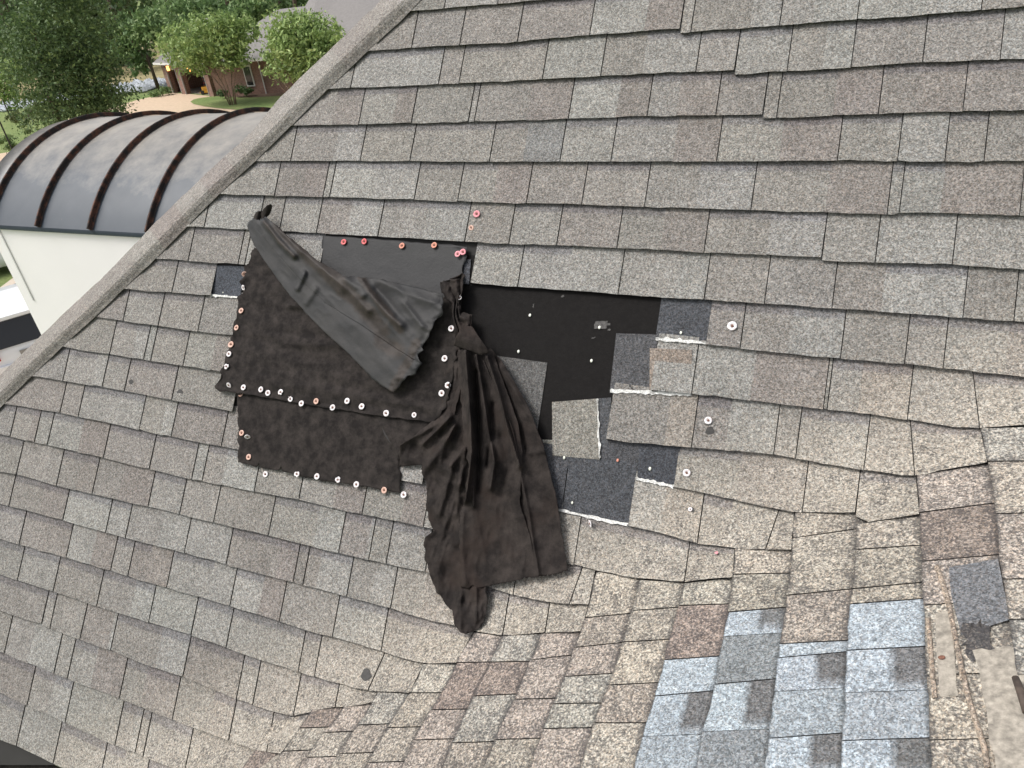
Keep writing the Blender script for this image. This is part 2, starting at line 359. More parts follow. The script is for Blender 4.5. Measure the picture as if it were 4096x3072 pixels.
def tab(mb, bl, br, tl, tr, bot, top, col, lift=0., gapl=1, gapr=1, band=False, wear=0., right_poly=None):
    """one shingle tab: bottom along the butt line `bot` from bl to br, top along `top` from tl to tr"""
    nu = max(2, int(abs(br-bl)/45)); U = np.linspace(0, 1, nu+1)
    gw = 4.2
    bl2, br2 = bl+gw*gapl*.5, br-gw*gapr*.5; tl2, tr2 = tl+gw*gapl*.5, tr-gw*gapr*.5
    bx = bl2+(br2-bl2)*U; tx = tl2+(tr2-tl2)*U
    by = pl(bot, bx)+RNG.normal(0, 1.3, nu+1); ty = pl(top, tx)
    q = []; uu = []; vv = []
    for v in VS_:
        x = bx*(1-v)+tx*v; y = by*(1-v)+ty*v
        if right_poly is not None:
            xr = plx(right_poly, y[-1])-gw*.5; x = x+(xr-x[-1])*U
        q += list(zip(x, y)); uu += list(U); vv += [v]*(nu+1)
    q = np.array(q); vv = np.array(vv); uu = np.array(uu)
    q[:, 0] = np.maximum(q[:, 0], hipx(q[:, 1]))
    h = .0135*(1-vv)+.0015*vv+lift*(1-.5*vv)
    P = surf(q, h)
    c = valley_mix(P, col, wear)
    f = 1+RNG.normal(0, .02, len(vv))
    f = f*(np.where(vv > .8, .74, 1.) if band else np.where(vv > .8, .94, 1.))  # printed band on some tabs; the others get contact shade painted at the top
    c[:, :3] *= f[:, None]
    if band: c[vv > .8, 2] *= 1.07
    n = nu+1; nv = len(VS_)
    F = [(j*n+i, j*n+i+1, (j+1)*n+i+1, (j+1)*n+i) for j in range(nv-1) for i in range(nu)]
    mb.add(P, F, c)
    # butt face and side faces
    for idx in ([i for i in range(n)], [j*n for j in range(nv-1)], [j*n+nu for j in range(nv-1)]):
        qa = q[idx]; top_ = P[idx]; low = surf(qa, h[idx]*0-.003)
        m = len(idx); dk = np.tile(np.array((.018, .017, .016, 0.)), (2*m, 1)); dk[:m, :3] = (.035, .033, .03)
        mb.add(list(top_)+list(low), [(i, i+1, m+i+1, m+i) for i in range(m-1)], dk)
def seam_top(x, k, kt):
    """x where the up-slope line through (x, butt k) meets butt line kt"""
    y0 = float(pl(C[k], x)); xt = x
    for _ in range(3):
        yt = float(pl(C[kt], xt)); xt = x+(VPU[0]-x)*(yt-y0)/(VPU[1]-y0)
    return xt
# seams of each course, x at the butt; (x, xtop) where the seam is bent; 's' = colour change only
NO = None
S = {1: [1776, 1990, 2190, 2480, 2660, 2900, 3240, 3560, 3840, 4080],
2: [1646,1838,2069,2358,('s',2577,BR),2720,2763,('s',3000,LG),3118,('s',3250,LG),3428,('s',3700,LG),3925],
3: [1402,1753,1835,2169,2402,('s',2567,LG),2783,2937,3148,('s',3290,LG),3404,3690,4000],
4: [('s',1325,BR),1434,('s',1570,BR),1645,1873,1897,('s',2107,BR),2273,('s',2462,BR),2588,('s',2706,BR),2863,3050,3106,('s',3330,BR),3513,('s',3660,BR),3851],
5: [1162,('s',1330,LG),1440,1639,1957,('s',2090,SLG),2239,2443,('s',2690,BR),2866,('s',3115,BR),3349,3590,3779,3936],
6: [1097,('s',1205,BR),1291,1318,('s',1490,LG),1656,1830,('s',1970,BR),2105,2326,2577,('s',2780,LG),3003,('s',3300,BR),3548,3597,('s',3760,BR),4078],
7: [816,1030,1117,1265,('s',1385,LG),1511,('s',1690,LG),1858,2035,2226,2467,('s',2640,BR),2815,('s',3065,LG),3286,3500,3809],
8: [752,952,978,1277,1880,2070,('s',2262,LG),2472,('s',2700,LG),2816,3057,3327,('s',3523,LG),3851,4055],
9: [687,844,2822,2960,('s',3150,LG),3361,3618,3772,('s',4020,BR)],
10: [492,632,791,940,2600,2766,('s',3000,BR),3293,3308,('s',3430,TN),3629,('r',3919,3891)],
11: [438,('s',525,LG),574,602,731,('s',840,BR),935,2422,('s',2655,TN),2765,('s',2900,LG),3094,3182,('s',3299,LG),3455,('r',3659,3641)],
12: [251,('s',365,LG),408,497,686,930,1180,1400,1640,2693,('s',2945,BR),3208,3421],
13: [239,312,('s',430,LG),556,('s',640,LG),684,885,1100,1340,1500,1690,2511,('s',2641,TN),2789,('s',2908,LG),('r',3062,3117)],
14: [40,('s',110,BR),137,189,('s',310,BR),413,597,766,808,('s',885,LG),1016,1195,('s',1330,BR),1448,('s',1602,BR),1693,2295,('s',2540,LG),2737],
15: [65,225,('s',300,BR),368,('s',470,BR),592,718,854,1073,('s',1252,LG),1354,('s',1460,LG),1474,1544,1700,1860,2052,('s',2090,BR),('r',2277,2330)],
16: [35,('s',157,BR),251,422,501,('s',630,LG),737,904,('s',1100,BR),1172,1211,('s',1262,LG),1386,('s',1480,LG),1562,('s',1680,BR),1880,2010,('s',2040,TN),2180],
17: [76,('s',150,BR),264,('s',360,BR),442,511,('s',582,BR),666,('s',830,LG),919,('s',1030,BR),1117,1329,1524,('s',1660,TN)],
18: [69,212,386,('s',515,LG),594,763,904,1192,1257,('r',1472,1540)],
19: [166,199,319,('s',430,LG),442,('s',620,LG),731,945,1010,1173,1340],
20: [17,('s',110,LG),215,269,('s',360,BR),477,('s',560,BR),689,('s',830,BR),914,1066],
21: [108,('s',190,LG),260,459,('s',515,LG),540,572,737],
22: [65,212,394,('s',470,LG),560]}
XR = {9: 4400, 10: 4400, 11: 0, 12: 1, 13: 3, 14: 4, 15: 7, 16: 7, 17: 10, 18: 11, 19: 12, 20: 14, 21: 1085, 22: 800}
SKIP = {8: [(1277, 1880)], 9: [(844, 2822)], 10: [(940, 2600)], 11: [(935, 2422)], 12: [(930, 2693)], 13: [(1690, 2511)]}
ENDV = {11: 0, 12: 1, 13: 3, 14: 4, 15: 7, 16: 7, 17: 10, 18: 11, 19: 12, 20: 14}
mb = MB()
for k in range(-5, 23):
    sl = S.get(k)
    if sl is None:
        sl = []; x = 1700-k*0
        while x < 4300: x += random.choice([110, 170, 230, 260, 290]); sl.append(x)
    poly_end = None
    if k in ENDV:
        vv = V[ENDV[k]]; yb = C[k][-1][1]
        xr = float(plx(vv, yb)); poly_end = vv
        if k == 15: xr = 2380
    elif k in (21, 22): xr = XR[k]
    else: xr = 4420
    items = [(hipx(float(pl(C[k], 0))) if False else -1e4, 'h', None, None)]
    xs = []
    x0 = -900.
    for _ in range(20): x0 = float(hipx(float(pl(C[k], x0))))
    items = [[x0, x0, False, None]]
    for s in sl:
        if isinstance(s, tuple):
            if s[0] == 's': items.append([s[1], None, True, s[2]])
            else: items.append([s[1], s[2], False, None])
        else: items.append([s, None, False, None])
    items = [it for it in items if it[0] < xr-12 and it[0] >= x0]
    if k == 9: pass
    items.append([xr, 'end', False, None])
    lift = 0; base = None; nextcol = None
    for a, b in zip(items[:-1], items[1:]):
        if any(a[0] >= lo-1 and b[0] <= hi+1 for lo, hi in SKIP.get(k, [])): base = None; continue
        if not a[2]:
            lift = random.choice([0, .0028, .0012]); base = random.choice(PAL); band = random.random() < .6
            if random.random() < .12: base = LG
            c = jig(base)
        else:
            c = jig(a[3], .04); 
            if random.random() < .3: band = not band
        kt = k-1
        if kt not in C: continue
        tl = a[1] if (a[1] is not None and a is not items[0]) else (seam_top(a[0], k, kt) if a is not items[0] else None)
        if tl is None:
            xx = a[0]
            for _ in range(20): xx = float(hipx(float(pl(C[kt], xx))))
            tl = min(xx, a[0]+150)
            tl = seam_top(a[0], k, kt)-60
            al = a[0]-60
        else: al = a[0]
        end = b[1] == 'end'
        if end and poly_end is not None:
            yt = float(pl(C[kt], b[0])); tr = float(plx(poly_end, yt)); rp = poly_end
        else:
            tr = b[1] if isinstance(b[1], (int, float)) else seam_top(b[0], k, kt); rp = None
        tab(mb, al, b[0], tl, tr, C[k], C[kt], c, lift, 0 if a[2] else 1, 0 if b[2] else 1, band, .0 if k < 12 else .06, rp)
# brown end tab below the hole is set apart by hand
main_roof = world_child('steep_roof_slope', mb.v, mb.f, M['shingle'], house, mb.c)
WORLD_OFF[main_roof.name] = (0, 4, 0)

# black backing under all tabs (deck)
def sheet_px(x0, y0, x1, y1, nx, ny, h):
    q = [(x0+(x1-x0)*i/nx, y0+(y1-y0)*j/ny) for j in range(ny+1) for i in range(nx+1)]
    q = np.array(q); q[:, 0] = np.maximum(q[:, 0], hipx(q[:, 1])-2)
    return surf(q, h), [(j*(nx+1)+i, j*(nx+1)+i+1, (j+1)*(nx+1)+i+1, (j+1)*(nx+1)+i) for j in range(ny) for i in range(nx)]
P_, F_ = sheet_px(-120, -900, 4500, 3060, 110, 120, -.0035)
world_child('roof_deck', P_, F_, M['deck'])

# valley side tabs: (band, [list of (y_left, y_right)], colours)
CB = {'b': None, 'w': (.270,.232,.204), 'p': (.360,.325,.290), 'g': (.350,.342,.308), 'L': (.29,.335,.375), 'D': (.125,.130,.135), 'K': (.18,.200,.215), 's': (.20,.21,.22), 'm': (.245,.280,.312)}
BANDS = {0: [(1712,1699,'g'),(1845,1842,'b'),(2055,2044,'p'),(2316,2312,'b'),(2477,2474,'g'),(2700,2690,'g'),(3150,3150,None)],
1: [(1899,1853,'p'),(2050,2012,'w'),(2245,2218,'p'),(2420,2400,'b'),(2700,2690,'b'),(2960,2950,'b'),(3220,3210,None)],
2: [(2096,2057,'b'),(2198,2180,'b'),(2355,2329,'b'),(2416,2394,'L'),(2601,2585,'LD'),(2770,2758,'m'),(2962,2951,'LD'),(3120,3110,'m'),(3250,3250,None)],
3: [(2050,2048,'b'),(2152,2115,'b'),(2381,2355,'b'),(2575,2561,'L'),(2631,2607,'LD'),(2765,2750,'m'),(2953,2932,'LD'),(3110,3100,'m'),(3250,3250,None)],
4: [(2190,2198,'b'),(2297,2292,'b'),(2448,2429,'LD'),(2545,2530,'K'),(2737,2715,'LD'),(2925,2915,'K'),(3100,3090,'L'),(3250,3240,None)],
5: [(2332,2308,'b'),(2422,2415,'w'),(2639,2624,'L'),(2784,2763,'LD'),(2945,2935,'m'),(3120,3110,'L'),(3250,3240,None)],
6: [(2318,2329,'b'),(2442,2429,'b'),(2568,2557,'b'),(2740,2730,'b'),(2891,2891,'b'),(3080,3080,'b'),(3250,3250,None)],
7: [(2285,2312,'b'),(2471,2453,'b'),(2590,2570,'p'),(2706,2693,'g'),(2814,2812,'g'),(2914,2910,'p'),(3090,3085,'b'),(3250,3250,None)],
8: [(2533,2523,'p'),(2640,2620,'p'),(2797,2793,'p'),(2958,2953,'b'),(3090,3090,'b'),(3250,3250,None)],
9: [(2542,2533,'g'),(2648,2645,'w'),(2784,2776,'g'),(2971,2966,'b'),(3100,3100,'b'),(3250,3250,None)],
10: [(2528,2542,'p'),(2650,2648,'w'),(2839,2836,'p'),(2960,2955,'p'),(3100,3100,'b'),(3250,3250,None)],
11: [(2655,2650,'b'),(2771,2771,'b'),(2910,2907,'b'),(3050,3045,'p'),(3200,3200,None)],
12: [(2767,2771,'g'),(2900,2895,'b'),(3014,3010,'b'),(3150,3150,None)],
13: [(2815,2810,'p'),(2930,2925,'b'),(3030,3025,'p'),(3150,3150,None)],
14: [(2836,2828,'w'),(2912,2908,'b'),(3005,3000,'b'),(3130,3130,None)],
15: [(2885,2850,'b'),(3000,2960,'w'),(3110,3080,None)]}
def blue_(c): return c in ('L', 'LD', 'm', 'K', 'D')
US = np.array([0, .025, .07, .3, .5, .64, .67, .85, .93, 1.0, 1.14])
def btab(mb, j, ya0, yb0, ya1, yb1, code, joined, wear=.72):
    L, Rr = V[j], V[j-1]
    nv = max(2, int(abs(ya1-ya0)/40)); vs = np.linspace(0, 1, nv+1)
    q = []; uu = []; vv = []
    for v in vs:
        yl = ya0+(ya1-ya0)*v; yr = yb0+(yb1-yb0)*v
        if v == 0: yl += 2.2; yr += 2.2
        if v == 1: yl -= 2.2*(not joined); yr -= 2.2*(not joined)
        xl = float(plx(L, yl))+RNG.normal(0, 2.2); xr = float(plx(Rr, yr))
        for u in US: q.append((xl+(xr-xl)*u, yl+(yr-yl)*u)); uu.append(u); vv.append(v)
    uu = np.array(uu); q = np.array(q); vv = np.array(vv)
    lift = random.choice([0, .0015, .003])
    h = .0125*(1-uu)+.001*uu+lift
    P = surf(q, h)
    if code == 'b' or code is None: c0 = jig(random.choice(BPAL))
    elif code == 'LD': c0 = jig(CB['L'], .03)
    else: c0 = jig(CB[code], .04)
    c = np.tile(np.array(c0+(wear,)), (len(q), 1))
    if code in ('L', 'LD', 'm', 'K', 's', 'D'): c[:, 3] = .05
    if code == 'w': c[:, 3] = .75
    if code == 'LD': dd = (uu > .62) & (vv < .97); c[dd] = tuple(jig(CB['D'], .08))+(.1,); c[(uu > .55) & (uu < .645), :3] *= .82
    c[:, :3] *= (1+RNG.normal(0, .035, len(q)))[:, None]
    c[(uu < .01) | (uu > .96), :3] *= .5; edge = (uu < .04) | ((uu > .9) & (RNG.rand(len(q)) < .8)); c[edge, 3] = np.maximum(c[edge, 3], .95 if not blue_(code) else .3)  # worn edge tone, plus gap shade painted along both butt lines
    c[(uu > .02) & (uu < .03), :3] *= 1.12
    n = len(US); F = [(a*n+b, a*n+b+1, (a+1)*n+b+1, (a+1)*n+b) for a in range(nv) for b in range(n-1)]
    mb.add(P, F, c)
    for idx in ([a*n for a in range(nv+1)], list(range(n-1)), [nv*n+b for b in range(n-1)]):
        low = surf(q[idx], -.003); m_ = len(idx); dk = np.tile(np.array((.03, .028, .026, 0.)), (2*m_, 1)); dk[:m_, :3] = (.05, .046, .04)
        mb.add(list(P[idx])+list(low), [(i, i+1, m_+i+1, m_+i) for i in range(m_-1)], dk)
mv = MB(); mp = MB()
for j, lst in BANDS.items():
    for a, b in zip(lst[:-1], lst[1:]):
        blue = a[2] in ('L', 'LD', 'm', 'K')
        btab(mp if blue else mv, j, a[0], a[1], b[0], b[1], a[2], a[2] in ('LD',) or (a[2] == 'L' and j in (4,)))
gentle = world_child('gentle_roof_slope', mv.v, mv.f, M['shingle'], house, mv.c)
WORLD_OFF[gentle.name] = (0, 4, 0)
patch = world_child('replacement_shingles', mp.v, mp.f, M['shingle'], gentle, mp.c)
tag(patch, 'newer blue grey shingles with dark squares')

# flat pieces lying in the roof surface
def poly_piece(name, pts, h, mat, parent, col=None, edge=.003, sub=5, wear=0., jit=0.):
    """a thin slab cut to an outline; quad outlines are gridded so they follow the surface"""
    pts = [tuple(map(float, p)) for p in pts]
    mbp = MB()
    if len(pts) == 4:
        a, b, c_, d = map(np.array, pts); q = np.array([(a*(1-u)+b*u)*(1-v)+(d*(1-u)+c_*u)*v for v in np.linspace(0, 1, sub+1) for u in np.linspace(0, 1, sub+1)])
        n = sub+1; F = [(j*n+i, j*n+i+1, (j+1)*n+i+1, (j+1)*n+i) for j in range(sub) for i in range(sub)]
        ring = [i for i in range(n)]+[j*n+n-1 for j in range(1, n)]+[(n-1)*n+i for i in range(n-2, -1, -1)]+[j*n for j in range(n-2, 0, -1)]
    else:
        q = np.array(pts); F = [tuple(range(len(pts)))]; ring = list(range(len(pts)))
    if jit: 
        for i in ring: q[i] += RNG.normal(0, jit, 2)
    P = surf(q, h); low = surf(q[ring], h-edge)
    cc = np.tile(np.array((col or (.1, .1, .1))+(wear,)), (len(q), 1)); cc[:, :3] *= (1+RNG.normal(0, .03, len(q)))[:, None]
    mbp.add(P, F, cc); m_ = len(ring); dk = np.tile(np.array((.03, .03, .03, 0.)), (2*m_, 1))
    mbp.add(list(P[ring])+list(low), [(i, (i+1) % m_, m_+(i+1) % m_, m_+i) for i in range(m_)], dk)
    return world_child(name, mbp.v, mbp.f, mat, parent, mbp.c)
# black underlayment showing where shingles are gone
und = []
for (x0, y0, x1, y1) in [(950, 1000, 2720, 1780)]:
    nx, ny = 40, 22
    q = [(x0+(x1-x0)*i/nx, y0+40*(i/nx)+(y1-y0)*j/ny) for j in range(ny+1) for i in range(nx+1)]
    P_ = surf(q, -.0012); F_ = [(j*(nx+1)+i, j*(nx+1)+i+1, (j+1)*(nx+1)+i+1, (j+1)*(nx+1)+i) for j in range(ny) for i in range(nx)]
    o = world_child('underlayment', P_, F_, M['underlay'], main_roof); tag(o, 'bare black underlayment showing through the hole')
BS = lambda name, pts, col, h=.0035, **k: poly_piece(name, pts, h, M['shingle'], main_roof, col, **k)
BS('exposed_shingle', [(2648,1180),(2860,1192),(2822,1384),(2622,1352)], SL, .0012)
BS('exposed_shingle', [(2465,1333),(2632,1338),(2602,1585),(2438,1572)], (.080,.083,.090), .0022)
BS('exposed_shingle', [(1930,1415),(2189,1451),(2150,1720),(1930,1700)], (.100,.101,.101), .0018)
BS('exposed_shingle', [(2208,1608),(2392,1594),(2398,1838),(2210,1822)], (.205,.202,.185), .0040)
BS('exposed_shingle', [(2385,1594),(2445,1590),(2430,1790),(2390,1790)], (.075,.08,.088), .0026)
BS('exposed_shingle', [(2160,1760),(2560,1762),(2552,1885),(2175,1870)], (.064,.067,.074), .0016)
BS('exposed_shingle', [(2155,1818),(2276,1822),(2245,2048),(2180,2040)], (.066,.070,.079), .0024)
BS('exposed_shingle', [(2280,1822),(2550,1850),(2514,2108),(2248,2050)], (.062,.067,.076), .0024)
BS('exposed_shingle', [(2560,1768),(2724,1784),(2697,1950),(2548,1915)], (.054,.059,.069), .0030)
BS('exposed_shingle', [(866,1062),(985,1064),(960,1190),(842,1176)], (.056,.063,.076), .0030)
BS('exposed_shingle', [(1855,1036),(1884,1038),(1876,1138),(1852,1134)], (.058,.062,.072), .0030)
BS('exposed_shingle', [(2170,1758),(2210,1760),(2210,1775),(2172,1772)], (.2,.2,.18), .0034)
BS('exposed_shingle', [(2599,1392),(2768,1400),(2766,1572),(2598,1560)], (.215,.188,.165), .0085)
AD = lambda pts: poly_piece('adhesive_strip', pts, .0075, M['adhesive'], main_roof, edge=.005, sub=14, jit=2.6)
AD([(2443,1556),(2608,1562),(2606,1576),(2441,1570)]); AD([(2608,1566),(2764,1572),(2764,1582),(2608,1577)])
AD([(2626,1349),(2823,1366),(2821,1377),(2624,1361)]); AD([(2547,1910),(2695,1940),(2693,1950),(2545,1921)])
AD([(2231,2034),(2509,2093),(2507,2104),(2230,2045)]); AD([(2387,1597),(2392,1597),(2400,1830),(2394,1830)])
AD([(843,1176),(958,1186),(956,1194),(841,1185)])
# bits of old roof near the right edge
poly_piece('slate_grey_shingle', [(3778,2272),(3992,2235),(4040,2478),(3845,2540)], .0115, M['shingle'], gentle, (.135,.143,.155), edge=.006)
tag(bpy.data.objects['slate_grey_shingle'], 'single slate grey shingle tucked beside the ridge of old ones')
M['mastic'] = plain('beige_mastic', (.285, .260, .222), .9, var=.40, scale=75, bump=.004, bscale=60)
poly_piece('mastic_patch', [(3735,2452),(3800,2440),(3832,2780),(3742,2790)], .014, M['mastic'], gentle, edge=.012, sub=8, jit=3)
poly_piece('mastic_patch', [(3900,2600),(4180,2560),(4230,3100),(3990,3120)], .013, M['mastic'], gentle, edge=.012, sub=10, jit=7)
poly_piece('tarred_patch', [(3846,2500),(3945,2495),(4010,2690),(3858,2620)], .0118, M['shingle'], gentle, (.11,.105,.10), edge=.003, sub=8, wear=.9, jit=9)
def strip_px(name, pts, w, h, mat, parent, cols=None):
    pts = np.array(pts, float); V_ = []; 
    for i, p in enumerate(pts):
        d = pts[min(i+1, len(pts)-1)]-pts[max(i-1, 0)]; d /= np.linalg.norm(d); n = np.array([-d[1], d[0]])
        for k_, (o, hh) in enumerate([(-1, 0), (-.6, 1), (.6, 1), (1, 0)]): V_.append((p+n*o*w, .004+(h-.004)*hh))
    P = surf([v[0] for v in V_], [v[1] for v in V_]); n = len(pts)
    F = [(i*4+j, i*4+j+1, (i+1)*4+j+1, (i+1)*4+j) for i in range(n-1) for j in range(3)]
    return world_child(name, P, F, mat, parent, cols and [cols]*len(P), True)
for pts in ([(3745,2260),(3770,2330),(3800,2440),(3822,2560),(3840,2640),(3852,2720)], [(3712,2470),(3722,2600),(3730,2700),(3738,2790)], [(3850,2680),(3870,2780),(3895,2860),(3935,2980),(3950,3070)]):
    strip_px('shingle_ledge', pts, 14, .019, M['shingle'], gentle, (.33,.28,.23,.55))

# hip caps
hinW = surf(HIN, 0.); houtW = surf(HOUT, 0.)
def hip_pt(y, w, h):
    x = float(plx(HIN, y))*(1-w)+float(plx(HOUT, y-0))*w
    return (x, y), h
mbh = []
yy = -420.; ks = []
prev = None
ypos = [yy]
while yy < 2100:
    q0 = ((plx(HIN, yy)+plx(HOUT, yy))/2, yy); step = 4
    a = surf([q0])[0]; y2 = yy
    while True:
        y2 += step; b = surf([((plx(HIN, y2)+plx(HOUT, y2))/2, y2)])[0]
        if np.linalg.norm(b-a) > .150: break
    yy = y2; ypos.append(yy)
W7 = [0, .12, .3, .45, .6, .8, 1.0]; H7 = [.012, .017, .026, .031, .022, -.012, -.055]
hipo = bpy.data.objects.new('hip_ridge', None); COL.objects.link(hipo); hipo.parent = house
WORLD_OFF[hipo.name] = (0, 4, 0)
# perpendicular pairing: inner point at y pairs with the outer point met by a line across the strip
def across(y):
    pin = np.array([float(plx(HIN, y)), y]); d = np.array([-.62, -.78]); d /= np.linalg.norm(d)
    lo = 0.; 
    for t in np.arange(0, 260, 2):
        p = pin+d*t
        if p[0] <= float(plx(HOUT, p[1])): return pin, p
    return pin, pin+d*110
for i in range(len(ypos)-1):
    c = jig(random.choice([(.215,.205,.192),(.235,.228,.215),(.20,.185,.175),(.225,.215,.20)]), .04)
    y0, y1 = ypos[i]-40, ypos[i+1]
    Vq, Hh = [], []
    ns = 5
    for s_ in range(ns+1):
        y = y0+(y1-y0)*s_/ns; a, b = across(y)
        bulge = .000+.006*(s_/ns)
        for w, h in zip(W7, H7): Vq.append(a*(1-w)+b*w+RNG.normal(0, .8, 2)*(w in (0, 1))); Hh.append(h+bulge)
    P = surf(Vq, Hh); n = 7
    F = [(s_*n+w, s_*n+w+1, (s_+1)*n+w+1, (s_+1)*n+w) for s_ in range(ns) for w in range(n-1)]
    cols = np.tile(np.array(c+(0.,)), (len(P), 1)); cols[:, :3] *= (1+RNG.normal(0, .03, len(P)))[:, None]
    mbx = MB(); mbx.add(P, F, cols)
    for idx, lw in (([s_*n for s_ in range(ns+1)], None), ([ns*n+w for w in range(n)], None)):
        low = surf(np.array(Vq)[idx], np.array(Hh)[idx]-.011); m_ = len(idx)
        mbx.add(list(P[idx])+list(low), [(k_, k_+1, m_+k_+1, m_+k_) for k_ in range(m_-1)], np.tile(np.array((.06, .055, .05, 0.)), (2*m_, 1)))
    world_child('ridge_cap', mbx.v, mbx.f, M['shingle'], hipo, mbx.c)

# hidden far side of the hip, and the walls, so that the house is whole
h0 = surf([(hipx(1596.), 1596.)], -.03)[0]; h1 = surf([(hipx(0.), 0.)], -.03)[0]; hd = (h1-h0)/(h1[1]-h0[1])
def hp(Y): return h0+hd*(Y-h0[1])
ev_z = float(surf([(10, 2975)])[0][2])
Ye = h0[1]+(ev_z-h0[2])/hd[2]
A0 = hp(Ye); A1 = hp(h0[1]+3.3)
PV = [A0, A1, (A1[0], 12, A1[2]), (A0[0], 12, ev_z)]
world_child('side_roof_slope', PV, [(0, 1, 2, 3)], M['shingle'], house, [(.2, .19, .18, 0)]*4)
mbw = MB()
mbw.box(A0[0]+.35, A0[1]+.35, 0, A0[0]+.5, 12, ev_z-.12); mbw.box(A0[0]+.5, A0[1]+.35, 0, 3.2, A0[1]+.5, ev_z-.12)
world_child('house_wall', mbw.v, mbw.f, M['wall'])
mbw = MB(); mbw.box(A0[0]+.02, A0[1]+.02, ev_z-.22, 1.6, A0[1]+.14, ev_z-.04); mbw.box(A0[0]+.0, A0[1]+.16, ev_z-.22, A0[0]+.12, 12, ev_z-.04)
world_child('eave_board', mbw.v, mbw.f, M['grey_trim'])

# the barrel-roofed white bay beyond the hip
YW = 3.5; CY, CZ, RV = 4.64, EYE-2.375, 1.452
XL, XRr = -6.47, -2.7
def arc(n=28, r=RV, a0=None):
    a = math.asin((CY-YW)/RV)
    return [(CY+r*math.sin(t), CZ+r*math.cos(t)) for t in np.linspace(-a, a, n)]
ar = arc(); ai = arc(r=RV-.03); n = len(ar)
XS = [XL]+list(np.linspace(XL, XRr, 14))[1:]
Vv = [(x, y, z) for x in XS for (y, z) in ar]; nx = len(XS)
Ff = [(i*n+j, i*n+j+1, (i+1)*n+j+1, (i+1)*n+j) for i in range(nx-1) for j in range(n-1)]
o_ = len(Vv); Vv += [(XL, y, z) for (y, z) in ai]; Ff += [(j, j+1, o_+j+1, o_+j) for j in range(n-1)]
o2 = len(Vv); Vv += [(XL, YW-.0, ar[0][1]-.035), (XRr, YW-.0, ar[0][1]-.035)]
Ff += [(0, (nx-1)*n, o2+1, o2)]
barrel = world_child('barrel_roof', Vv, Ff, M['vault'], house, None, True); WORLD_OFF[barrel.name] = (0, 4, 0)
for x in (-6.205, -5.625, -5.045, -4.455, -3.87, -3.28):
    Vv = []; Ff = []; w = .009
    prof = [(-w*2.2, .003), (-w, .008), (-w, .034), (-w*.6, .040), (w*.6, .040), (w, .034), (w, .008), (w*2.2, .003)]
    for j, (y, z) in enumerate(ar):
        dy, dz = (y-CY)/RV, (z-CZ)/RV
        for (dx, hh) in prof: Vv.append((x+dx, y+dy*hh, z+dz*hh-.0))
    m_ = len(prof); Ff = [(j*m_+i, j*m_+i+1, (j+1)*m_+i+1, (j+1)*m_+i) for j in range(n-1) for i in range(m_-1)]
    Ff += [tuple(range(m_))]
    world_child('standing_seam', Vv, Ff, M['rib'], barrel)
mbw = MB(); xw = -6.30
mbw.box(xw, YW+.02, 0, XRr-.2, YW+.16, ar[0][1]-.012); mbw.box(xw, YW+.16, 0, xw+.14, 5.78, ar[0][1]-.012)
# lunette closing the barrel's end
bayw = world_child('bay_wall', mbw.v, mbw.f, M['stucco'], house); WORLD_OFF[bayw.name] = (0, 4, 0)
Vv = [(xw+.002, y, z) for (y, z) in ai]+[(xw+.002, y, ar[0][1]-.012) for (y, z) in ai]
world_child('gable_wall', Vv, [(j, j+1, n+j+1, n+j) for j in range(n-1)], M['stucco'], bayw)
mbw = MB(); mbw.box(xw+.13, YW+.012, 6.35, xw+.142, YW+.02, ar[0][1]-.03)
world_child('wall_joint', mbw.v, mbw.f, M['joint_grey'], bayw)

# =================================================================== FELT SHEETS
def resample(poly, n):
    p = np.array(poly, float); d = np.r_[0, np.cumsum(np.linalg.norm(np.diff(p, axis=0), axis=1))]; t = np.linspace(0, d[-1], n)
    return np.c_[np.interp(t, d, p[:, 0]), np.interp(t, d, p[:, 1])]
def vnoise(x, y, seed=0):
    rs = np.random.RandomState(seed); T = rs.rand(64, 64); xi = np.floor(x).astype(int); yi = np.floor(y).astype(int); fx = x-xi; fy = y-yi
    fx = fx*fx*(3-2*fx); fy = fy*fy*(3-2*fy); g = lambda a, b: T[a % 64, b % 64]
    return (g(xi, yi)*(1-fx)+g(xi+1, yi)*fx)*(1-fy)+(g(xi, yi+1)*(1-fx)+g(xi+1, yi+1)*fx)*fy
def coons(left, right, top, bottom, nu, nv):
    """left/right run top->bottom, top/bottom run left->right"""
    Lf, Rt, Tp, Bt = resample(left, nv+1), resample(right, nv+1), resample(top, nu+1), resample(bottom, nu+1)
    u = np.linspace(0, 1, nu+1)[None, :, None]; v = np.linspace(0, 1, nv+1)[:, None, None]
    Q = (1-u)*Lf[:, None, :]+u*Rt[:, None, :]+(1-v)*Tp[None]+v*Bt[None]
    Q -= (1-u)*(1-v)*Lf[0]+u*(1-v)*Rt[0]+(1-u)*v*Lf[-1]+u*v*Rt[-1]
    return Q
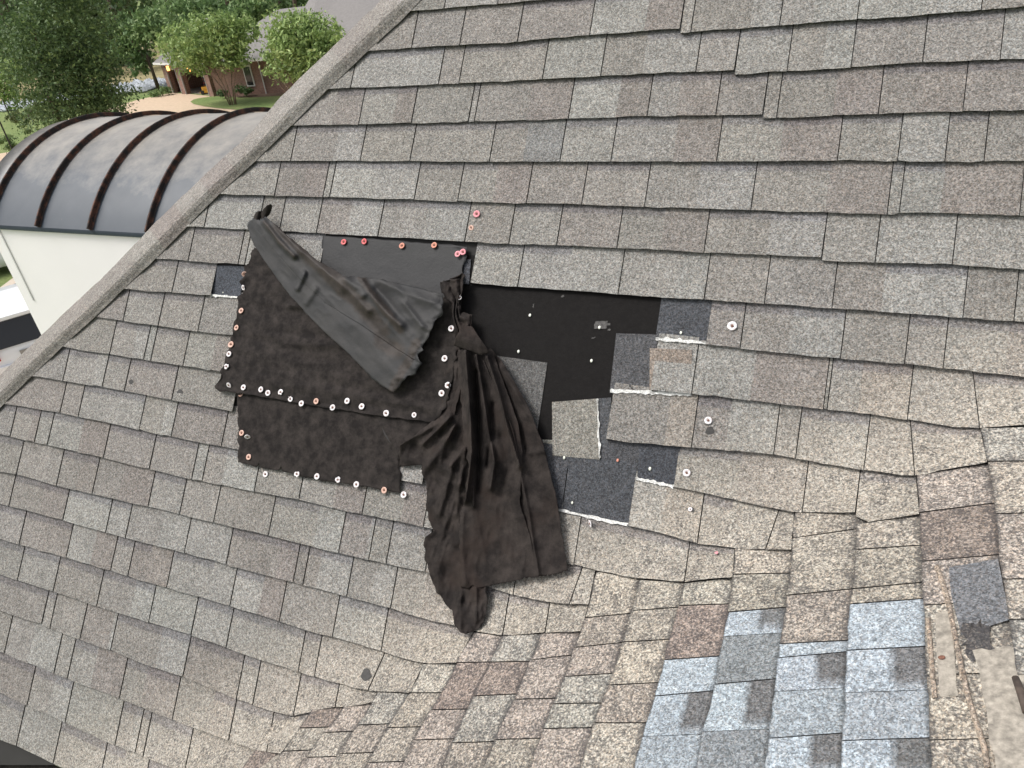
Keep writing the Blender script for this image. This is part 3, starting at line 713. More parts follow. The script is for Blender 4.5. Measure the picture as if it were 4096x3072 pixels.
def cloth(name, left, right, top, bottom, nu, nv, hfun, mat, parent=None, ragged=(2, 2, 2, 2), thick=.0012, seed=1, colf=None):
    Q = coons(left, right, top, bottom, nu, nv); rs = np.random.RandomState(seed)
    for e, sl in zip(ragged, ((slice(None), 0), (slice(None), -1), (0, slice(None)), (-1, slice(None)))):
        k = Q[sl].shape[0]; nz = np.c_[np.convolve(rs.normal(0, e, k+4), np.ones(3)/2, 'same')[2:-2], np.convolve(rs.normal(0, e, k+4), np.ones(3)/2, 'same')[2:-2]]; nz[0] = nz[-1] = 0
        Q[sl] = Q[sl]+nz
    U, Vv = np.meshgrid(np.linspace(0, 1, nu+1), np.linspace(0, 1, nv+1))
    H = hfun(U, Vv, Q)
    P = surf(Q.reshape(-1, 2), H.ravel()); F = [(j*(nu+1)+i, j*(nu+1)+i+1, (j+1)*(nu+1)+i+1, (j+1)*(nu+1)+i) for j in range(nv) for i in range(nu)]
    if parent: P = P-np.array(parent.location)
    o = mesh_obj(name, P, F, mat, parent, None if colf is None else [(v, v, v, 1) for v in colf(U, Vv, Q).ravel()], True)
    md = o.modifiers.new('thickness', 'SOLIDIFY'); md.thickness = thick; md.offset = 0
    return o
def wrinkle(Q, sx, sy, seed, ang=0.):
    x = (Q[..., 0]*math.cos(ang)+Q[..., 1]*math.sin(ang))/sx; y = (-Q[..., 0]*math.sin(ang)+Q[..., 1]*math.cos(ang))/sy
    return vnoise(x+50, y+50, seed)+.5*vnoise(2.1*x+50, 2.1*y+50, seed+1)-.75
def crumple(Q, s_, seed, ang=0.):
    x = (Q[..., 0]*math.cos(ang)+Q[..., 1]*math.sin(ang))/s_; y = (-Q[..., 0]*math.sin(ang)+Q[..., 1]*math.cos(ang))/(s_*1.9)
    return 1-np.abs(2*vnoise(x+40, y+40, seed)-1)*1.6+.5*(1-np.abs(2*vnoise(2.3*x+40, 2.3*y+40, seed+1)-1)*1.6)
def edge_lift(U, V, w=.05):
    d = np.minimum(np.minimum(U, 1-U), np.minimum(V, 1-V)); return np.clip(1-d/w, 0, 1)
# lower sheet
lower = cloth('felt_sheet', [(948,1560),(952,1700),(953,1780),(952,1849)], [(1760,1680),(1735,1720),(1600,1800),(1598,1870),(1604,1905),(1603,1974)], [(948,1560),(1234,1600),(1523,1650),(1760,1680)],
      [(952,1849),(1000,1862),(1030,1868),(1034,1850),(1038,1869),(1118,1883),(1122,1862),(1127,1884),(1199,1904),(1347,1930),(1459,1947),(1530,1960),(1603,1974)], 70, 44,
      lambda U, V, Q: .0185+.0015*wrinkle(Q, 160, 60, 3)+.004*edge_lift(U, V, .03)*(wrinkle(Q, 40, 40, 5)+.4)+.006*np.exp(-((Q[..., 0]-1555-(Q[..., 1]-1740)*.55)/14)**2)*(Q[..., 1] > 1690), M['felt'], None, (2.5, 3, 1, 2.2), seed=4)
tag(lower, 'lower brown black felt sheet half under the bigger one, with nicks in its hem', 'felt sheet', 'felt sheets patched over the roof')
strip = strip_tear = None
def tear(name, pts, w, parent, h):
    pts = np.array(pts, float); V_ = []
    for i, p in enumerate(pts):
        d = pts[min(i+1, len(pts)-1)]-pts[max(i-1, 0)]; d /= np.linalg.norm(d); n = np.array([-d[1], d[0]]); k_ = math.sin(math.pi*(i+.3)/(len(pts)-.4))
        V_ += [(p-n*w*k_), (p+n*w*k_)]
    P = surf(V_, h); n = len(pts); F = [(2*i, 2*i+1, 2*i+3, 2*i+2) for i in range(n-1)]
    o = mesh_obj(name, P, F, M['dark'], parent); return o
tear('tear', [(1530,1692),(1531,1715),(1540,1738),(1556,1760),(1572,1778),(1585,1795),(1598,1812)], 3.5, lower, .0235)
# smooth grey strip on top
topf = cloth('felt_strip', [(1292,942),(1285,1000),(1277,1047),(1270,1110)], [(1870,989),(1862,1040),(1850,1080),(1856,1100),(1845,1150),(1842,1210)], [(1292,942),(1500,955),(1700,972),(1800,978),(1870,989)], [(1270,1110),(1500,1180),(1842,1210)], 60, 26,
      lambda U, V, Q: .0060+.0018*wrinkle(Q, 120, 70, 8)+.006*edge_lift(U, V, .04)*(U > .9), M['felt_grey'], None, (1, 4, 1, 1), seed=9)
tag(topf, 'smooth charcoal felt strip tucked under the shingles, red and orange nails along its top', 'felt strip')
# big upper sheet
def h_upper(U, V, Q):
    h = .0250+.006*wrinkle(Q, 210, 46, 13, .12)+.0032*wrinkle(Q, 80, 26, 14, .12)
    h += .010*np.exp(-((Q[..., 1]-(1290+.08*(Q[..., 0]-900)))/16)**2)*np.clip((Q[..., 0]-1150)/200, 0, 1)*np.clip((1640-Q[..., 0])/200, 0, 1)
    h += .009*np.exp(-((Q[..., 1]-(1370+.02*(Q[..., 0]-900)))/18)**2)*np.clip((Q[..., 0]-1100)/100, 0, 1)*np.clip((1560-Q[..., 0])/200, 0, 1)
    h += .007*np.exp(-((Q[..., 1]-(1500+.16*(Q[..., 0]-900)))/22)**2)*np.clip((Q[..., 0]-1000)/200, 0, 1)
    h += .010*edge_lift(U, V, .022)*(wrinkle(Q, 36, 36, 15)+.55)
    h += .012*np.exp(-((Q[..., 1]-1225-(Q[..., 0]-1200)*.1)/14)**2)*(Q[..., 0] > 1150)*(Q[..., 0] < 1420)
    return np.maximum(h, .0195)
upper = cloth('felt_sheet', [(1017,989),(995,1045),(974,1068),(982,1100),(962,1130),(975,1165),(952,1190),(948,1240),(932,1320),(910,1400),(894,1452),(861,1553)],
      [(1842,1126),(1833,1180),(1823,1256),(1827,1387),(1815,1480),(1802,1553),(1785,1620),(1735,1690)], [(1017,989),(1180,1090),(1400,1150),(1600,1175),(1775,1190),(1842,1126)], [(861,1553),(880,1564),(966,1573),(1234,1618),(1523,1665),(1735,1690)], 110, 80, h_upper, M['felt'], None, (3.2, 4, 1, 1.4), seed=21)
tag(upper, 'largest brown black felt sheet, wrinkled, nailed down its left side and bottom edge', 'felt sheet', 'felt sheets patched over the roof')
# folded-over flap
def z5(l): return [(800+x*.7233, 750+y*.7233) for x, y in l]
fl_L = z5([(262,205),(278,275),(300,318),(340,380),(410,480),(500,600),(610,720),(700,810),(790,890),(850,950),(960,1060),(1040,1120),(1075,1135)])
fl_R = z5([(362,160),(400,190),(480,262),(560,330),(640,400),(700,432),(760,462),(792,490),(900,498),(1000,510),(1100,530),(1240,562),(1345,596)])
fl_E = z5([(1345,596),(1340,660),(1345,700),(1302,740),(1276,795),(1252,845),(1230,882),(1236,898),(1204,925),(1212,962),(1232,972),(1206,1000),(1190,1034),(1150,1042),(1118,1072),(1096,1110),(1075,1135)])
def h_flap(U, V, Q):            # U across from the long lower-left edge (0) to the upper-right edge (1), V from the tip (0) to the torn end (1)
    x = (Q[..., 0]-800)/.7233; y = (Q[..., 1]-750)/.7233
    def dist(l):
        best = np.full(x.shape, 1e9)
        for (a, b) in zip(l[:-1], l[1:]):
            ax, ay = a; bx, by = b; L2 = (bx-ax)**2+(by-ay)**2; t = np.clip(((x-ax)*(bx-ax)+(y-ay)*(by-ay))/L2, 0, 1)
            best = np.minimum(best, np.hypot(x-ax-t*(bx-ax), y-ay-t*(by-ay)))
        return best
    h = .052+.010*np.sin(math.pi*np.clip(U, 0, 1))
    h += .026*np.exp(-(dist([(400,200),(560,350),(700,470),(820,570),(930,680)])/38)**1.4)
    h += .016*np.exp(-(dist([(355,190),(440,300),(520,380)])/16)**2)
    h += .020*np.exp(-(dist([(800,500),(880,560),(900,590)])/26)**2)
    h += .022*np.exp(-(dist([(890,505),(960,610),(1040,700),(1110,760)])/26)**1.4)
    h += .014*np.exp(-(dist([(1000,520),(1150,590),(1300,640)])/30)**1.4)
    h += .016*np.exp(-(dist([(1130,640),(1230,770)])/22)**1.4)
    h += .012*np.exp(-(dist([(620,460),(560,570),(545,620)])/18)**2)*0
    h -= .012*np.exp(-(dist([(820,600),(960,760),(1060,880)])/40)**2)
    h -= .012*np.exp(-(dist([(980,560),(1090,700)])/26)**2)
    h += .012*np.exp(-(dist([(580,470),(540,560)])/13)**2)+.007*np.exp(-(dist([(640,560),(590,640)])/16)**2)
    h += .005*wrinkle(Q, 46, 90, 31, -.75)+.0045*crumple(Q, 60, 33, -.75)*(.3+.7*U)
    h += .012*np.clip((V-.93)/.07, 0, 1)*(wrinkle(Q, 18, 18, 35)+.3)
    return np.maximum(h, .046)
def flap_col(U, V, Q):
    x = (Q[..., 0]-800)/.7233; y = (Q[..., 1]-750)/.7233; c = np.zeros(x.shape)
    for pts, w in (([(560,340),(680,440),(800,560),(900,660),(1010,800)], 48), ([(890,505),(970,610),(1050,710),(1110,790)], 24), ([(1000,850),(1090,900)], 50), ([(355,190),(440,300),(520,380)], 10), ([(1200,860),(1150,960),(1060,1120)], 28), ([(420,220),(560,340)], 30)):
        best = np.full(x.shape, 1e9)
        for a, b in zip(pts[:-1], pts[1:]):
            L2 = (b[0]-a[0])**2+(b[1]-a[1])**2; t = np.clip(((x-a[0])*(b[0]-a[0])+(y-a[1])*(b[1]-a[1]))/L2, 0, 1)
            best = np.minimum(best, np.hypot(x-a[0]-t*(b[0]-a[0]), y-a[1]-t*(b[1]-a[1])))
        c = np.maximum(c, np.clip(1.35-best/w, 0, 1))
    return c
flap = cloth('felt_flap', fl_L, fl_R, z5([(262,205),(290,170),(330,182),(362,160)]), z5([(1075,1135),(1096,1110),(1118,1072),(1150,1042),(1190,1034),(1206,1000),(1232,972),(1212,962),(1204,925),(1236,898),(1230,882),(1252,845),(1276,795),(1302,740),(1345,700),(1340,660),(1345,596)]),
      80, 130, h_flap, M['flap'], None, (1.2, 1.4, 2, 1.6), seed=33, colf=flap_col)
tag(flap, 'grey folded felt flap lying slantwise over the dark sheet, its right end torn', 'felt flap')
tip = cloth('curled_tip', z5([(340,178),(336,150),(352,116)]), z5([(362,172),(388,146),(402,104)]), z5([(340,178),(362,172)]), z5([(352,116),(372,98),(392,92),(402,104)]), 12, 14,
      lambda U, V, Q: .034+.030*V+.012*np.sin(U*3.1), M['felt_brown'], flap, (1, 1, 1, .8), seed=35)
cloth('curled_tip', z5([(296,176),(302,150),(316,134)]), z5([(348,186),(350,164),(346,140)]), z5([(296,176),(322,184),(348,186)]), z5([(316,134),(332,128),(346,140)]), 12, 10,
      lambda U, V, Q: .034+.018*V+.008*np.sin(U*5), M['felt_brown'], flap, (1, 1, 1, .8), seed=36)

# torn hanging bunch
def z6(l): return [(1500+x*.7236, 1400+y*.7236) for x, y in l]
bunch = bpy.data.objects.new('torn_felt_bunch', None); COL.objects.link(bunch); bl_ = surf([(1850, 1300)])[0]; bunch.location = tuple(bl_)
tag(bunch, 'torn brown felt gathered at a pinch and hanging in long folds, ragged at the foot', 'torn felt')
def ridge(c, w, p=1.): return lambda U: np.exp(-np.abs((U-c)/w)**p)
def h_left(U, V, Q):
    x = (Q[..., 0]-1500)/.7236; y = (Q[..., 1]-1400)/.7236
    h = .022+.009*wrinkle(Q, 50, 70, 41)+.0075*crumple(Q, 46, 42, .3)
    for (a, b, w, A) in [((420,370),(135,525),22,.02),((410,380),(265,520),16,.022),((440,420),(395,500),14,.03),((500,540),(420,640),16,.022),((395,500),(300,640),26,.02),((430,640),(360,900),26,.020),((500,560),(470,740),20,.024),((470,740),(450,900),16,.012),((300,1000),(290,1200),40,.006),((480,1200),(470,1560),22,.012),((560,1320),(560,1500),14,.012)]:
        L2 = (b[0]-a[0])**2+(b[1]-a[1])**2; t = np.clip(((x-a[0])*(b[0]-a[0])+(y-a[1])*(b[1]-a[1]))/L2, 0, 1)
        h += A*np.exp(-(np.hypot(x-a[0]-t*(b[0]-a[0]), y-a[1]-t*(b[1]-a[1]))/w)**1.35)
    return np.maximum(h, .011)
def dseg(Q, segs):
    x = (Q[..., 0]-1500)/.7236; y = (Q[..., 1]-1400)/.7236; h = 0
    for (pts, w, A) in segs:
        best = np.full(x.shape, 1e9)
        for a, b in zip(pts[:-1], pts[1:]):
            L2 = (b[0]-a[0])**2+(b[1]-a[1])**2; t = np.clip(((x-a[0])*(b[0]-a[0])+(y-a[1])*(b[1]-a[1]))/L2, 0, 1)
            best = np.minimum(best, np.hypot(x-a[0]-t*(b[0]-a[0]), y-a[1]-t*(b[1]-a[1])))
        h = h+A*np.exp(-(best/w)**1.35)
    return h
cloth('left_drape', z6([(430,0),(385,120),(360,370),(250,450),(132,530),(135,650),(190,612),(248,578),(258,520),(262,600),(262,690),(285,740),(285,850),(300,930),(318,1000),(270,1035),(275,1150),(295,1210),(320,1290),(380,1390),(428,1440),(440,1500),(470,1555),(500,1570)]),
      z6([(490,0),(495,200),(505,420),(520,600),(560,800),(590,1000),(600,1200),(612,1330),(622,1400),(615,1450),(600,1500),(575,1540),(500,1570)]), z6([(430,0),(490,0)]), z6([(500,1570),(500,1570.1)]), 70, 170, h_left, M['felt_brown'], bunch, (3.2, 2.5, 1, 0), seed=44)
def h_right(U, V, Q):
    h = .024+.004*wrinkle(Q, 60, 120, 51)+.006*(1-V)+.0032*crumple(Q, 75, 52, .15)
    h += dseg(Q, [([(600,60),(700,300),(760,440),(800,640)], 15, .034), ([(700,100),(800,270),(880,400),(930,540)], 30, .016), ([(840,570),(940,560)], 16, .008), ([(800,660),(850,900),(880,1100),(905,1240)], 14, .014), ([(1000,700),(1060,1200)], 40, .006)])
    h -= dseg(Q, [([(660,80),(760,330),(830,560)], 20, .012)])
    return np.maximum(h, .013)
cloth('right_panel', z6([(540,20),(600,160),(660,330),(720,460),(770,600),(775,680),(780,850),(830,1000),(870,1150),(900,1250)]), z6([(640,-10),(700,60),(760,160),(810,240),(860,340),(900,440),(935,540),(960,650),(1000,800),(1040,1050),(1066,1218)]), z6([(540,20),(640,-10)]),
      z6([(900,1250),(960,1246),(1010,1238),(1066,1218)]), 60, 130, h_right, M['felt_brown'], bunch, (1, 1.5, 1, 1.6), seed=54)
def h_mid(U, V, Q):
    h = .034+.006*wrinkle(Q, 30, 120, 61)*(1-.5*V)+.014*(1-V)+.0038*crumple(Q, 60, 62, .1)
    h += dseg(Q, [([(500,10),(515,200),(530,420),(535,560),(520,700),(500,830)], 17, .050), ([(560,30),(590,200),(620,400),(660,620),(640,760)], 13, .032), ([(620,40),(690,250),(730,420),(800,640)], 12, .034), ([(545,760),(545,860)], 14, .02), ([(490,900),(480,1100),(500,1290)], 26, .014), ([(560,900),(600,1100)], 30, .006)])
    h -= dseg(Q, [([(560,120),(570,400),(575,640),(565,780)], 13, .030), ([(650,300),(640,500),(620,640)], 14, .022), ([(700,480),(740,640),(690,800)], 24, .012)])
    return np.maximum(h, .016)
cloth('middle_drape', z6([(462,0),(472,200),(484,380),(490,520),(500,560),(520,640),(505,760),(500,830),(472,900),(468,1000),(470,1150),(475,1310)]), z6([(650,0),(690,120),(740,260),(790,400),(815,560),(812,650),(800,850),(850,1000),(880,1130),(905,1252)]), z6([(462,0),(560,-10),(650,0)]),
      z6([(475,1310),(520,1318),(543,1300),(560,1318),(600,1312),(640,1300),(720,1288),(800,1272),(850,1256),(905,1252)]), 90, 150, h_mid, M['felt_brown'], bunch, (2, 1, 1, 2), seed=64)
cloth('collar_fold', z5([(1450,760),(1412,832),(1402,870)]), z5([(1505,770),(1560,850),(1602,915)]), z5([(1450,760),(1505,770)]), z5([(1402,870),(1440,888),(1490,905),(1550,928),(1602,915)]), 24, 16,
      lambda U, V, Q: .085+.018*np.sin(math.pi*V)-.01*U+.004*wrinkle(Q, 20, 20, 71), M['felt_brown'], bunch, (1, 1, 1, 1), seed=74)
cloth('pinch', z5([(1330,520),(1345,600),(1400,640),(1400,720),(1425,790),(1425,900)]), z5([(1395,500),(1460,470),(1455,560),(1430,640),(1440,700),(1500,698),(1500,770)]), z5([(1330,520),(1385,510),(1395,500)]), z5([(1425,900),(1460,840),(1500,770)]), 30, 50,
      lambda U, V, Q: .024+.018*np.abs(np.sin(U*7+V*3))+.012*wrinkle(Q, 14, 22, 81)+.02*V, M['felt_brown'], bunch, (3, 3, 2, 1), seed=84)
cloth('torn_edge', z5([(1425,560),(1415,700),(1420,860),(1405,980),(1395,1110),(1370,1200),(1320,1285)]), z5([(1450,560),(1440,700),(1445,860),(1440,980),(1440,1110),(1420,1210),(1400,1290)]), z5([(1425,560),(1450,560)]), z5([(1320,1285),(1400,1290)]), 10, 60,
      lambda U, V, Q: .014+.03*U*(.4+.6*np.abs(np.sin(V*9))), M['felt_brown'], bunch, (3, 2, 1, 1), seed=94)
# felt peeping out under the lowest shingles
cor = cloth('felt_corner', [(-160,2960),(-160,3200)], [(330,3110),(420,3230)], [(-160,2900),(70,2995),(330,3110)], [(-160,3200),(420,3230)], 20, 8, lambda U, V, Q: -.03+.004*wrinkle(Q, 60, 60, 95), M['felt'], None, seed=95)
tag(cor, 'dark brown felt below the last row of shingles in the bottom left corner', 'felt sheet')

# =================================================================== NAILS
def orient(o, q, h, tilt=(0, 0), spin=0.):
    nrm = Vector(snormal(q)); P = Vector(surf([q], h)[0]); rot = nrm.to_track_quat('Z', 'Y').to_matrix().to_4x4()
    o.matrix_world = Matrix.Translation(P) @ rot @ Matrix.Rotation(spin, 4, 'Z') @ Matrix.Rotation(tilt[0], 4, 'X') @ Matrix.Rotation(tilt[1], 4, 'Y')
def lathe(prof, n=22, jag=None):
    V_ = []; F_ = []
    for (r, z) in prof:
        for j in range(n):
            k_ = 1. if jag is None or r < .0085 else jag[j]
            V_.append((r*k_*math.cos(2*math.pi*j/n), r*k_*math.sin(2*math.pi*j/n), z))
    m_ = len(prof); F_ = [(i*n+j, i*n+(j+1) % n, (i+1)*n+(j+1) % n, (i+1)*n+j) for i in range(m_-1) for j in range(n)]
    V_.append((0, 0, prof[-1][1])); F_ += [((m_-1)*n+j, (m_-1)*n+(j+1) % n, m_*n) for j in range(n)]
    return V_, F_
cap_mesh = {}
def cap_nail(x, y, kind, label, h=.02, s=1., tilt=0., torn=False):
    rs = np.random.RandomState(int(x*7+y)); jag = np.ones(22)
    if torn:
        for _ in range(3): a = rs.randint(22); jag[a] = .68; jag[(a+1) % 22] = .78
    V_, F_ = lathe([(.0108, 0), (.0112, .0012), (.0105, .0021), (.0085, .0023), (.0052, .0017), (.0046, .0008)], 22, jag*(1+rs.normal(0, .01, 22)))
    o = mesh_obj('cap_nail', np.array(V_)*s, F_, M['cap_'+kind], None, None, True)
    tag(o, label, 'cap nail', 'plastic cap nails holding the felt down')
    hv, hf = lathe([(.0001, .0006), (.0034, .0016), (.0034, .0027), (.0022, .0032)], 12)
    hd_ = mesh_obj('nail_head', np.array(hv)*s, hf, M['rustnail'], o, None, True)
    a = rs.uniform(0, 6.28)
    orient(o, (x, y), h, ((tilt or rs.uniform(-.12, .12))*math.cos(a), (tilt or .1)*math.sin(a)), a)
    return o
HT, HU, HL, HS = .012, .029, .0215, .0125
N = [(1375,968,'red','red cap nail at the left end of the row atop the charcoal strip',HT),
(1457,966,'red','second red cap nail from the left on the charcoal strip',HT),
(1608,983,'orange','red orange cap nail in the middle of the charcoal strip',HT),
(1737,981,'orange','orange cap nail near the top right of the charcoal strip',HT),
(1831,1016,'pink','pink cap nail overlapping its neighbour, the left of the touching pair',HT+.004),
(1852,1008,'pink','pink cap nail overlapping its neighbour, the right of the touching pair',HT+.006),
(1907,856,'pink','pink cap nail alone on a shingle above the charcoal strip, the upper of two',HS),
(1885,911,'peach','small pale orange cap nail on a shingle just below the lone pink one',HS),
(979,1097,'peach','peach cap nail highest on the left edge of the big felt sheet',HU),
(974,1151,'white','torn white cap nail second from the top on the left edge of the big sheet',HU),
(965,1243,'peach','peach cap nail third from the top on the left edge of the big sheet',HU),
(946,1311,'peach','peach cap nail fourth from the top on the left edge of the big sheet',HU),
(924,1378,'peach','largest peach cap nail on the left edge, just above two white ones',HU),
(916,1416,'white','white cap nail right below the largest peach one',HU),
(906,1466,'white','chipped white cap nail lowest on the left edge before the corner',HU),
(916,1541,'white','tilted white cap nail in the bottom left corner of the big sheet',HU),
(974,1550,'white','white cap nail second from the left in the long bottom row',HU),
(1044,1558,'white','white cap nail third from the left in the long bottom row',HU),
(1072,1572,'white','white cap nail fourth from the left in the long bottom row',HU),
(1123,1569,'white','white cap nail with a reddish centre, fifth in the long bottom row',HU),
(1162,1596,'white','chipped white cap nail sixth in the long bottom row',HU),
(1206,1614,'white','white cap nail on the very hem, seventh in the long bottom row',HU),
(1265,1605,'peach','the orange cap nail in the long bottom row of white ones',HU),
(1331,1630,'white','pinkish white cap nail on the hem right of the orange one',HU),
(1389,1604,'white','white cap nail set higher than its neighbours in the long bottom row',HU),
(1447,1626,'white','plain white cap nail fourth from the right end of the long bottom row',HU),
(1545,1653,'white','white cap nail above the long tear in the lower sheet',HU),
(1657,1660,'white','white cap nail at the right end of the long bottom row',HU),
(964,1576,'peach','cap nail half hidden under the hem at the big sheet bottom left',HL-.004),
(1805,1314,'white','white cap nail highest on the right edge of the big sheet',HU),
(1779,1434,'white','white cap nail second from the top on the right edge of the big sheet',HU),
(1792,1541,'white','white cap nail of the close pair on the right edge, the upper one',HU),
(1767,1573,'white','white cap nail of the close pair on the right edge, the lower one',HU),
(967,1732,'peach','peach cap nail on the left side of the lower sheet beside a tilted one',HL),
(990,1747,'white','cap nail standing on edge on the left side of the lower sheet',HL+.004),
(995,1828,'peach','orange tinted cap nail in the bottom left corner of the lower sheet',HL),
(1062,1897,'white','white cap nail leftmost of the row under the lower sheet',HS),
(1188,1896,'white','white cap nail second from the left under the lower sheet',HL),
(1268,1906,'white','white cap nail third from the left under the lower sheet',HL),
(1352,1919,'white','chipped white cap nail fourth from the left under the lower sheet',HL),
(1426,1938,'white','white cap nail fifth from the left under the lower sheet',HL),
(1537,1961,'peach','peach cap nail on the hem near the right end of the lower sheet',HL),
(1615,1979,'white','white cap nail on the shingle just off the right end of the lower sheet',HS+.004),
(1839,1191,'white','cap nail caught in the torn pinch of felt',.045),
(2929,1304,'pink','large pinkish white cap nail on a narrow shingle right of the slate ones',HS),
(2833,1682,'white','white cap nail on a shingle with a dark stain below it',HS),
(2747,1891,'white','white cap nail on the shingle right of the small dark square',HS),
(2361,2094,'white','tipped cap nail just under the longest adhesive strip',HS+.004),
(2761,2037,'white','small pale cap nail with a dark hole beside it, near the valley',HS)]
TORN = {(974,1151), (906,1466), (1162,1596), (1352,1919), (1123,1569), (1188,1896)}
TILT = {(990,1747): 1.0, (916,1541): .6, (2361,2094): 1.1, (979,1097): .7, (974,1151): .5, (964,1576): .3}
SC = {(2929,1304): 1.25, (924,1378): 1.15, (1907,856): 1.1, (1885,911): .85, (2761,2037): .55, (1657,1660): .85, (1839,1191): .7}
for x, y, c, lab, h in N:
    if (x, y) == (2929,1304): c = 'white'
    cap_nail(x, y, c, lab, h, SC.get((x, y), 1.0), TILT.get((x, y), 0.), (x, y) in TORN)
fr = mesh_obj('cap_fragment', *[a for a in (np.array([(0,0,0),(.009,.002,.001),(.010,.007,.002),(.003,.009,.001),(0,0,.002),(.009,.002,.003),(.010,.007,.004),(.003,.009,.003)]), [(3,2,1,0),(4,5,6,7),(0,1,5,4),(1,2,6,5),(2,3,7,6),(3,0,4,7)])], M['cap_pink'])
orient(fr, (2858,2211), .012); tag(fr, 'broken pink scrap of a plastic cap near the valley', 'plastic scrap')
def stud(x, y, lab, h=.002, s=1., mat='zinc'):
    V_, F_ = lathe([(.0050, 0), (.0052, .0008), (.0040, .0016), (.002, .0019)], 14)
    o = mesh_obj('nail_head', np.array(V_)*s*np.array([.82, 1.1, 1.]), F_, M[mat], None, None, True); orient(o, (x, y), h)
    tag(o, lab, 'nail', 'bare nails around the hole')
for a in [(2120,1261,'pale nail head highest on the black underlayment, left of centre'),(2398,1310,'pale nail head on the scraped grey spot of the underlayment'),
(2074,1406,'pale nail head on the underlayment just above the grey shingle piece'),(2366,1443,'pale nail head on the underlayment lowest and furthest right'),
(2260,1624,'pale nail head near the top of the beige shingle piece'),(2257,1831,'pale nail head on the joint under the beige shingle piece',.006,.9),
(2600,1875,'pale nail head on the small dark square shingle',.006,1.),(2471,1841,'rusty orange nail head on the dark slate shingle',.006,.9,'cap_orange'),
(2289,2011,'dull grey nail head low on the dark slate shingle',.006,.8),(2724,1331,'grey nail head low on the slate shingle by the hole',.005,.9),(3767,2630,'rusty nail head in the beige mastic strip',.016,1.1,'rustnail'),(892,1170,'tiny pale nail head on the slate shingle left of the felt',.006,.5)]:
    stud(*a)
# tar spots are part of the roof
for (x, y, r) in [(524,1529,9),(720,1574,13),(1464,2698,20),(2840,1722,17),(2668,2118,11),(2770,2038,7),(2520,1543,5),(1610,2420,8)]:
    pts = [(x+r*(1+.25*math.sin(3*t+x))*math.cos(t), y+1.15*r*(1+.2*math.cos(2*t+y))*math.sin(t)) for t in np.linspace(0, 6.0, 12)]
    poly_piece('tar_spot', pts, .0118, M['tar'], main_roof, edge=.002)
for pts in ([(2380,1285),(2430,1284),(2425,1316),(2377,1313)], [(2430,1293),(2442,1293),(2441,1301),(2429,1301)], [(2430,1316),(2442,1316),(2441,1322),(2429,1322)], [(2246,1182),(2258,1178),(2256,1186),(2244,1190)], [(2366,1352),(2382,1347),(2380,1352),(2365,1356)], [(2133,1216),(2136,1216),(2135,1232),(2131,1228)]):
    k_ = poly_piece('scraped_spot', pts, .0006, M['scrape'] if 'scrape' in M else M.setdefault('scrape', plain('scraped_felt', (.075, .072, .07), .8, var=.6, scale=140)), main_roof, edge=.001, jit=1.)
st = MB(); a_, b_ = surf([(4062,2712)], .03)[0], surf([(4105,2850)], .03)[0]; st.tube([a_, (a_+b_)/2+[0, 0, .004], b_], [.006, .0075, .006], 8)
tag(st.build('rusty_rod', plain('rod_metal', (.07, .052, .042), .8, var=.4, scale=60), None, True), 'short rusty rod lying on the roof at the lower right edge', 'metal rod')

# =================================================================== GROUND
def flat(name, pts, z, mat, kind='structure', px=True):
    P = ground(pts, 0.) if px else np.array([(x, y, 0) for x, y in pts]); P[:, 2] = z
    return tag(mesh_obj(name, P, [tuple(range(len(P)))], mat), kind=kind)
flat('ground', [(-700,-500),(500,-500),(500,900),(-700,900)], 0, M['grass'], px=False)
flat('meadow', [(-220,70),(-78,48.5),(-60,66),(-40,75),(-60,150),(-260,150)], .02, M['meadow'], px=False)
flat('driveway', [(-900,760),(-200,650),(0,615),(100,600),(260,480),(450,430),(545,402),(620,385),(690,372),(770,378),(860,387),(1000,420),(1124,440),(1260,455),(1700,520),(1400,900),(800,1500),(200,1000),(-500,1000)], .02, M['gravel'])
flat('driveway', [(-400,1480),(-30,1440),(200,1400),(500,1900),(-100,2400)], .03, M['gravel'])
tag(mesh_obj('bounce_apron', [(-17,2,.04),(6,2,.04),(6,30,.04),(-17,30,.04)], [(0,1,2,3)], M['concrete']), kind='structure')  # unseen pale ground added to bounce light onto the white wall
flat('footpath', [(-200,1250),(0,1155),(60,1110),(110,1095),(110,1120),(60,1138),(0,1178),(-200,1290)], .035, M['concrete'])
il = [(762,409),(775,400),(794,395),(853,387),(1000,390),(1125,384),(1300,380),(1360,450),(1088,452),(952,441),(868,434),(816,427),(775,418)]
flat('lawn', il, .05, M['grass'])
flat('mulch_bed', [(853,386),(900,376),(1000,372),(1130,374),(1125,386),(1000,393),(930,391)], .06, M['mulch'])
# riprap bank
rs = np.random.RandomState(5); rb = MB()
for _ in range(1500):
    t = rs.rand(); a = np.array([-82, 43.5])*(1-t)+np.array([-61, 62])*t; off = rs.normal(0, 1.0)*np.array([.62, -.78])*1.6
    x, y = a+off+np.array([-1.5, 0]); s = rs.uniform(.25, .6)
    V_ = np.array([(1, 0, 0), (-1, 0, 0), (0, 1, 0), (0, -1, 0), (0, 0, .8), (0, 0, -.8)])*s*rs.uniform(.6, 1.2, (6, 1))+[x, y, .15]
    rb.add(V_, [(0, 2, 4), (2, 1, 4), (1, 3, 4), (3, 0, 4), (2, 0, 5), (1, 2, 5), (3, 1, 5), (0, 3, 5)])
tag(rb.build('riprap', M['rock']), 'pale grey rock bank behind the trees', 'rocks', kind='stuff')

